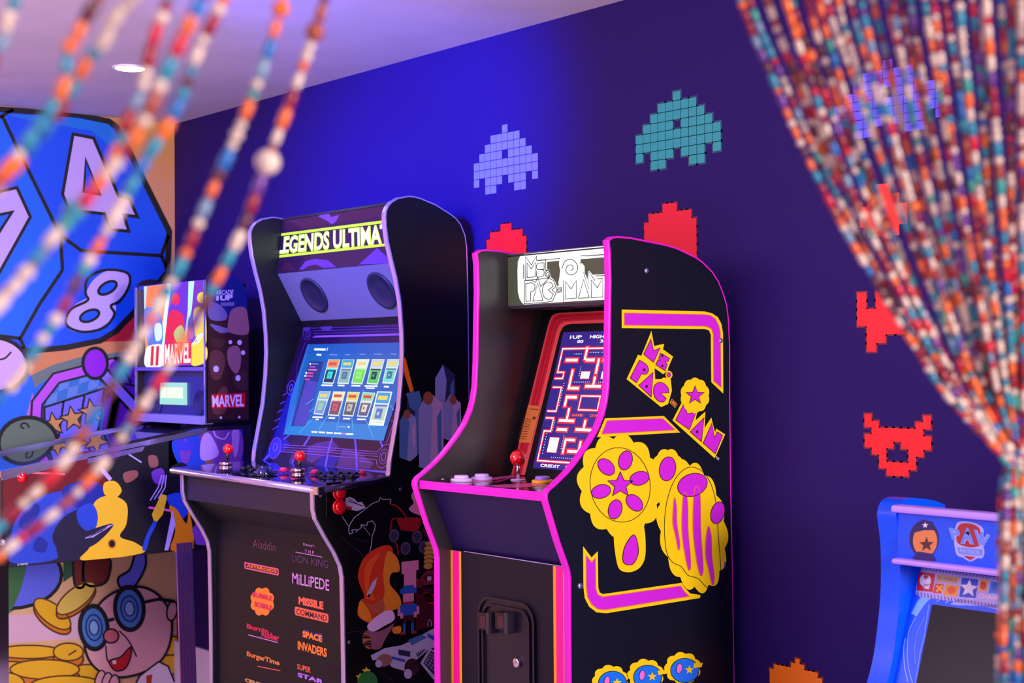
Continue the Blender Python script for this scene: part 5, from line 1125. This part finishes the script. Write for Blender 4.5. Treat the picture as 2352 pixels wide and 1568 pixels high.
# plain round badge where the painted head sits
q.ell(430, 410, 118, 150, mat((40, 22, 90), 0.4)); q.L = 1.5; q.ell(438, 425, 98, 125, mat((226, 140, 70), 0.4)); q.L = 2; q.poly([(350, 300), (420, 255), (500, 275), (520, 340), (430, 340), (350, 360)], mat((28, 18, 96), 0.4)); q.star(450, 455, 62, mat((80, 40, 40), 0.4)); q.L = 2.5; q.star(440, 300, 26, m_white); q.L = 2.2; q.poly([(340, 560), (380, 510), (500, 530), (530, 590), (345, 575)], mat((36, 26, 110), 0.4))
q.L = 1.2; m_sv = mat((176, 186, 240), 0.35); m_lb = mat((104, 146, 240), 0.35)
q.poly(sm([(690, 290), (740, 268), (830, 280), (890, 310), (910, 350), (905, 430), (915, 520), (895, 565), (860, 565), (800, 592), (740, 560), (700, 545), (680, 500), (670, 400)], 4), m_sv)
q.L = 1.8; q.poly(sm([(710, 300), (790, 285), (870, 320), (888, 400), (885, 460), (800, 478), (710, 450), (690, 400)], 4), mat((176, 30, 34), 0.35)); q.poly([(745, 545), (845, 555), (800, 582)], mat((170, 28, 50), 0.35))
for t_, qd in (('P', [(624, 318), (718, 330), (724, 425), (656, 418)]), ('A', [(745, 318), (815, 325), (835, 455), (722, 448)]), ('W', [(828, 330), (968, 380), (935, 480), (850, 462)])):
    q.L = 2.4; q.text(t_, qd, m_sv, 0.09); q.L = 3; q.text(t_, qd, m_lb, 0.04)
q.ell(782, 372, 11, 12, m_white); [q.ell(782+dx, 355+abs(dx)*0.3, 5, 6, m_white) for dx in (-14, -5, 5, 14)]
q.L = 2.6; q.poly([(700, 478), (900, 496), (895, 545), (715, 530)], m_lb); q.L = 3; q.text('PATROL', [(718, 488), (888, 504), (884, 536), (726, 522)], m_sv, 0.02)
q.poly([(1005, 430), (1060, 410), (1075, 450), (1030, 470)], mat((60, 20, 50), 0.4)); q.stroke(sm([(1050, 480), (1040, 530), (1035, 575)], 4, False), 8, m_white)
q.clip((KR-0.001, 0, 0), (-1, 0, 0)); q.build('marquee_print', km)
KP1 = PX(KL).at(*kp(318, 900)); KP2 = PX(KL).at(*kp(215, 1400))
kd = (KP2-KP1)/(KP2.z-KP1.z)
kat = lambda z: Vector((0, KP1.y+kd.y*(z-KP1.z), z))
ktop = kat(zt0+0.004); kbot = kat(kf[0][1]-0.10)
PKB = PT(KP1, KP2)
b = MB(); b.slab([(KL, kbot.y, kbot.z), (KR, kbot.y, kbot.z), (KR, ktop.y, ktop.z), (KL, ktop.y, ktop.z)], PKB.n*-0.012, m_kb); kz = b.build('screen_bezel', kid)
b = MB(); b.slab([(KL, kf[0][0]-0.02, kbot.z-0.03), (KR, kf[0][0]-0.02, kbot.z-0.03), (KR, kbot.y+0.01, kbot.z+0.004), (KL, kbot.y+0.01, kbot.z+0.004)], (0, 0, -0.02), m_kb); b.box(KL, KR, kf[0][0]+0.0, kf[0][0]+0.015, FZ+0.02, kbot.z-0.04, m_kb); b.build('lower_body', kid)
q = Art(PKB, T, L=1)
w_ = m_white; lbl = mat((120, 190, 255), 0.35)
q.poly([(410, 640), (1170, 740), (1140, 985), (385, 872), (362, 850), (366, 800)], mat((190, 180, 240), 0.35))
q.L = 1.5
for x0, x1, y0, y1, c in ((378, 520, 675, 830, (205, 20, 30)), (526, 722, 695, 762, (206, 170, 120)), (510, 590, 768, 848, (225, 50, 20)), (594, 714, 775, 868, (245, 160, 20)), (722, 866, 722, 880, (8, 70, 200)), (870, 952, 735, 830, (235, 170, 60)), (956, 1140, 752, 850, (30, 130, 230))):
    sl = 0.115; dx = -22; q.poly([(x0+12, y0+(0)*sl), (x1, y0+(x1-x0)*sl), (x1+dx, y1+(x1-x0)*sl*0.4), (x0-10, y1-4)], mat(c, 0.35))
q.L = 2; q.ell(440, 745, 46, 50, w_); q.poly([(420, 770), (478, 775), (470, 815), (432, 808)], w_); q.ell(446, 715, 20, 22, mat((205, 20, 30), 0.35)); q.star(790, 808, 74, w_, 0.45, rot=-84); q.stroke([(530, 785), (580, 835)], 16, mat((250, 190, 30), 0.35)); q.L = 2.2; q.stroke([(578, 785), (528, 835)], 16, mat((250, 190, 30), 0.35)); q.ell(650, 822, 34, 30, mat((235, 90, 20), 0.35)); q.ell(905, 785, 24, 32, mat((205, 40, 20), 0.35)); q.ell(1010, 800, 38, 32, mat((10, 90, 200), 0.35))
q.text('RUBBLE', [(545, 712), (700, 732), (694, 756), (540, 736)], mat((150, 120, 110), 0.35), 0.02); q.text('CHASE', [(870, 850), (1030, 868), (1025, 900), (865, 884)], w_, 0.03)
m_gy = mat((90, 80, 150), 0.35)
for k in range(26): q.stroke([(415+k*27, 664+k*3.4), (428+k*27, 646+k*3.4)], 7, m_gy); q.stroke([(385+k*27, 872+k*4), (378+k*27, 838+k*4.2)], 7, m_gy)
q.L = 1; q.poly(sm([(410, 868), (490, 878), (440, 930), (370, 1032)], 3, False)+[(325, 1010), (370, 920)], lbl)
q.poly([(640, 935), (700, 895), (980, 920), (1060, 940), (1050, 985), (900, 950), (760, 945), (700, 945)], mat((150, 180, 250), 0.35)); q.stroke([(600, 925), (650, 895)], 9, lbl); q.stroke([(528, 918), (560, 890)], 7, lbl)
q.stroke(sm([(365, 1035), (310, 1150), (295, 1300), (305, 1450), (340, 1580)], 5, False), 6, lbl); q.stroke(sm([(437, 1035), (380, 1150), (355, 1280), (360, 1420)], 5, False), 5, mat((70, 150, 255), 0.35)); q.stroke(sm([(280, 1210), (265, 1300), (275, 1450), (300, 1560)], 5, False), 8, lbl); q.stroke([(470, 935), (430, 1200), (400, 1310), (360, 1568)], 5, lbl)
q.clip((KR-0.001, 0, 0), (-1, 0, 0)).clip((KL+0.001, 0, 0), (1, 0, 0)); q.build('bezel_print', kz)
kq = Art(PKB, T, L=3)
tl = kq.P((482, 935)); bl = kq.P((380, 1590))
b = MB(); xs0 = kq.P((400, 1500)).x; xs0 = (tl.x+bl.x)/2
b.slab([(xs0, bl.y, bl.z), (KR-0.02, bl.y, bl.z), (KR-0.02, tl.y, tl.z), (xs0, tl.y, tl.z)], PKB.n*-0.001, mat((8, 8, 10), 0.3, spec=0.2)); b.build('dark_screen', kz)

# ================================================================== BEAD CURTAIN (nearest the camera)
bead_cols = [((226, 204, 176), 19), ((236, 110, 34), 15), ((40, 140, 160), 15), ((150, 26, 40), 13), ((205, 24, 44), 8), ((96, 46, 52), 9), ((24, 110, 180), 6), ((110, 60, 140), 6), ((160, 76, 50), 6), ((60, 160, 140), 5), ((120, 150, 170), 5)]
BM = [mat(c, 0.28, spec=0.5) for c, _ in bead_cols]; BW = [w_ for _, w_ in bead_cols]
m_str = mat((60, 20, 30), 0.6)
def fpt(u, v, D):      # point at distance D straight ahead of the doorway
    d = _cd(u, v); return CAM+RM @ (d*D)
def bead(mb, c, ax, kind, r, m, seg):
    if kind == 0: prof = [(r*0.55, -r*1.9), (r*0.98, -r*1.35), (r*1.0, 0), (r*0.98, r*1.35), (r*0.55, r*1.9)]
    elif kind == 1: prof = [(r*0.35, -r*1.0), (r*0.9, -r*0.62), (r*1.12, 0), (r*0.9, r*0.62), (r*0.35, r*1.0)]
    else: prof = [(r*0.3, -r*1.9), (r*1.3, -r*1.4), (r*2.0, 0), (r*1.3, r*1.4), (r*0.3, r*1.9)]
    mb.lathe(c, ax, prof, m, seg)
    return {0: r*1.9, 1: r, 2: r*1.9}[kind]
def strand(mb, path, r, seg=7, big=0.03, rng=random):
    path = [Vector(p) for p in path]; L = [0]
    for i in range(1, len(path)): L.append(L[-1]+(path[i]-path[i-1]).length)
    tot = L[-1]; pos = r; i = 0; last = 1
    def at(s_):
        nonlocal i
        while i < len(L)-2 and L[i+1] < s_: i += 1
        t = (s_-L[i])/max(1e-6, L[i+1]-L[i]); return path[i].lerp(path[i+1], t), (path[i+1]-path[i]).normalized()
    while pos < tot-2*r:
        x = rng.random(); kind = 2 if x < big else (0 if x < 0.55 else 1)
        hlen = {0: r*1.9, 1: r, 2: r*1.9}[kind]
        m = rng.choices(BM, BW)[0]
        if kind == 1 and rng.random() < 0.4: m = BM[0]
        rr = r*(0.85+0.3*rng.random()); c, ax = at(pos+hlen)
        bead(mb, c, ax, kind, rr, m, seg); pos += 2*hlen*1.02
    mb.tube(path[::3]+[path[-1]], 0.0006, m_str, 4)
# loose strands swept to the left, each a thing of its own
left = [
 ('rightmost loose bead strand at the upper left, carrying a large cream ball', [(745, 0), (690, 170), (615, 370), (560, 520), (500, 640), (435, 760), (368, 872), (318, 945), (262, 1030), (190, 1118), (110, 1190), (30, 1250), (-60, 1330)], 0.80, 1),
 ('bead strand second from the right in the loose left group, crossing the small bright screen', [(650, 0), (600, 165), (548, 300), (482, 450), (432, 570), (385, 665), (300, 815), (225, 940), (140, 1070), (60, 1150), (-60, 1260)], 0.76, 0),
 ('bead strand with orange beads near the wall corner, crossing the painted digit 4', [(512, 0), (465, 95), (430, 190), (405, 250), (372, 310), (345, 350), (300, 430), (262, 500), (225, 565), (180, 640), (140, 715), (90, 790), (30, 880), (-60, 980)], 0.72, 1),
 ('bead strand passing just right of the glowing ceiling lamp', [(385, 0), (362, 60), (342, 130), (325, 210), (298, 260), (275, 330), (245, 390), (208, 440), (150, 510), (100, 580), (45, 640), (-60, 740)], 0.70, 1),
 ('bead strand left of the ceiling lamp that crosses the top of the blue die', [(300, 0), (262, 45), (240, 92), (198, 145), (160, 215), (125, 270), (92, 318), (60, 352), (22, 400), (-60, 490)], 0.68, 0),
 ('tangled bead strand with dark red beads against the ceiling, left of the lamp', [(222, 0), (195, 40), (172, 92), (155, 115), (148, 190), (120, 245), (80, 300), (30, 370), (-60, 480)], 0.66, 0),
 ('bead strand with bunched green and blue beads meeting the ceiling right of the lamp', [(462, 0), (448, 25), (432, 60), (415, 95), (395, 140), (372, 185), (340, 260), (300, 330), (250, 395), (180, 480), (110, 560), (40, 650), (-60, 760)], 0.64, 0),
 ('shortest bead strand, in the extreme upper left corner', [(34, 0), (18, 40), (8, 90), (-30, 160)], 0.68, 0)]
for lab, pts, D, sp_ in left:
    rng = random.Random(len(pts)*7+int(D*100))
    top = pts[0]; d0 = (pts[0][0]-pts[1][0], pts[0][1]-pts[1][1]); k = 1/abs(d0[1]); up = []
    xx, yy = top; sl = d0[0]*k
    for n_ in range(9): 
        yy2 = -(n_+1)*350; sl *= 0.86; xx += sl*350; up.append((xx, yy2))
    full = [p for p in reversed(up)]+pts
    p3 = [fpt(u, v, D) for u, v in full]
    p3 = [p for p in p3 if p.z < CZ-0.01]
    path = sm(p3, 7, False)
    mb = MB(); strand(mb, path, 0.0028, 10, 0.012, rng)
    if sp_ == 1 and D == 0.80:
        c = fpt(615, 372, D); mb.ball(c, 0.0068, BM[0], 18, 10)
    c0 = fpt(*pts[0], D)
    o = mb.build('bead_strand'); tag(o, lab, 'bead strand', 'loose bead strands swept to the left')
# gathered half of the curtain on the right, tied at the side
rng = random.Random(11); mb = MB(); NS = 38
bnd = [(0.0, 0.0), (111, 0.067), (207, 0.14), (318, 0.212), (413, 0.292), (497, 0.36), (585, 0.444), (730, 0.585), (830, 0.684), (918, 0.78), (986, 0.885), (1055, 1.0)]
def bx(v):          # share of the way to the tie point at height v
    if v <= 0: return v*0.0004*0.6
    for (a, f0_), (c, f1_) in zip(bnd, bnd[1:]):
        if v <= c: return f0_+(f1_-f0_)*(v-a)/(c-a)
    return 1.0
for k in range(NS):
    f = (k+rng.uniform(-0.35, 0.35))/(NS-1); f = max(0, f) if k else 0
    x0 = 1702+f*(2620-1702); D0 = 1.02+rng.uniform(-0.05, 0.05); xt = 2312+f*52+rng.uniform(-4, 4); pts = []
    v = -3000.0; wob = rng.uniform(-14, 14) if k else 0; ph = rng.uniform(0, 6); lg = rng.uniform(-0.03, 0.04) if k else 0
    while v < 1060:
        s_ = bx(v); 
        if v > 0: s_ = s_+(1-s_)*s_*lg*3
        x = x0+(xt-x0)*s_ if v > 0 else x0+(xt-x0)*(v*0.00055)+(v*v)*0.00004*(0.3 if f > 0.5 else 0.5)
        amp = wob*(1-s_)*math.sin(v*0.004+ph) if v > 0 else wob*math.sin(ph)
        D = D0+(1.12-D0)*max(0, min(1, v/1060)); pts.append(fpt(x+amp, v, D)); v += 90 if v >= -90 else 300
    for v2 in (1060, 1110, 1180, 1270, 1370, 1470, 1570, 1900, 2400, 3000, 3700):
        sprd = min(1.0, (v2-1060)/160); xx = 2296+8*sprd*0+f*(52+34*sprd)+math.sin(v2*0.013+ph)*3; pts.append(fpt(xx+(16-f*6)*(1-sprd), v2, 1.12+0.03*math.sin(ph)*sprd))
    pts = [p for p in pts if FZ+0.05 < p.z < CZ-0.01]
    strand(mb, sm(pts, 3, False), 0.0026*(0.9+0.2*rng.random()), 6, 0.02, rng)
o = mb.build('bead_curtain'); tag(o, 'multicoloured bead curtain gathered and tied back at the right of the doorway', 'bead curtain', kind='stuff')
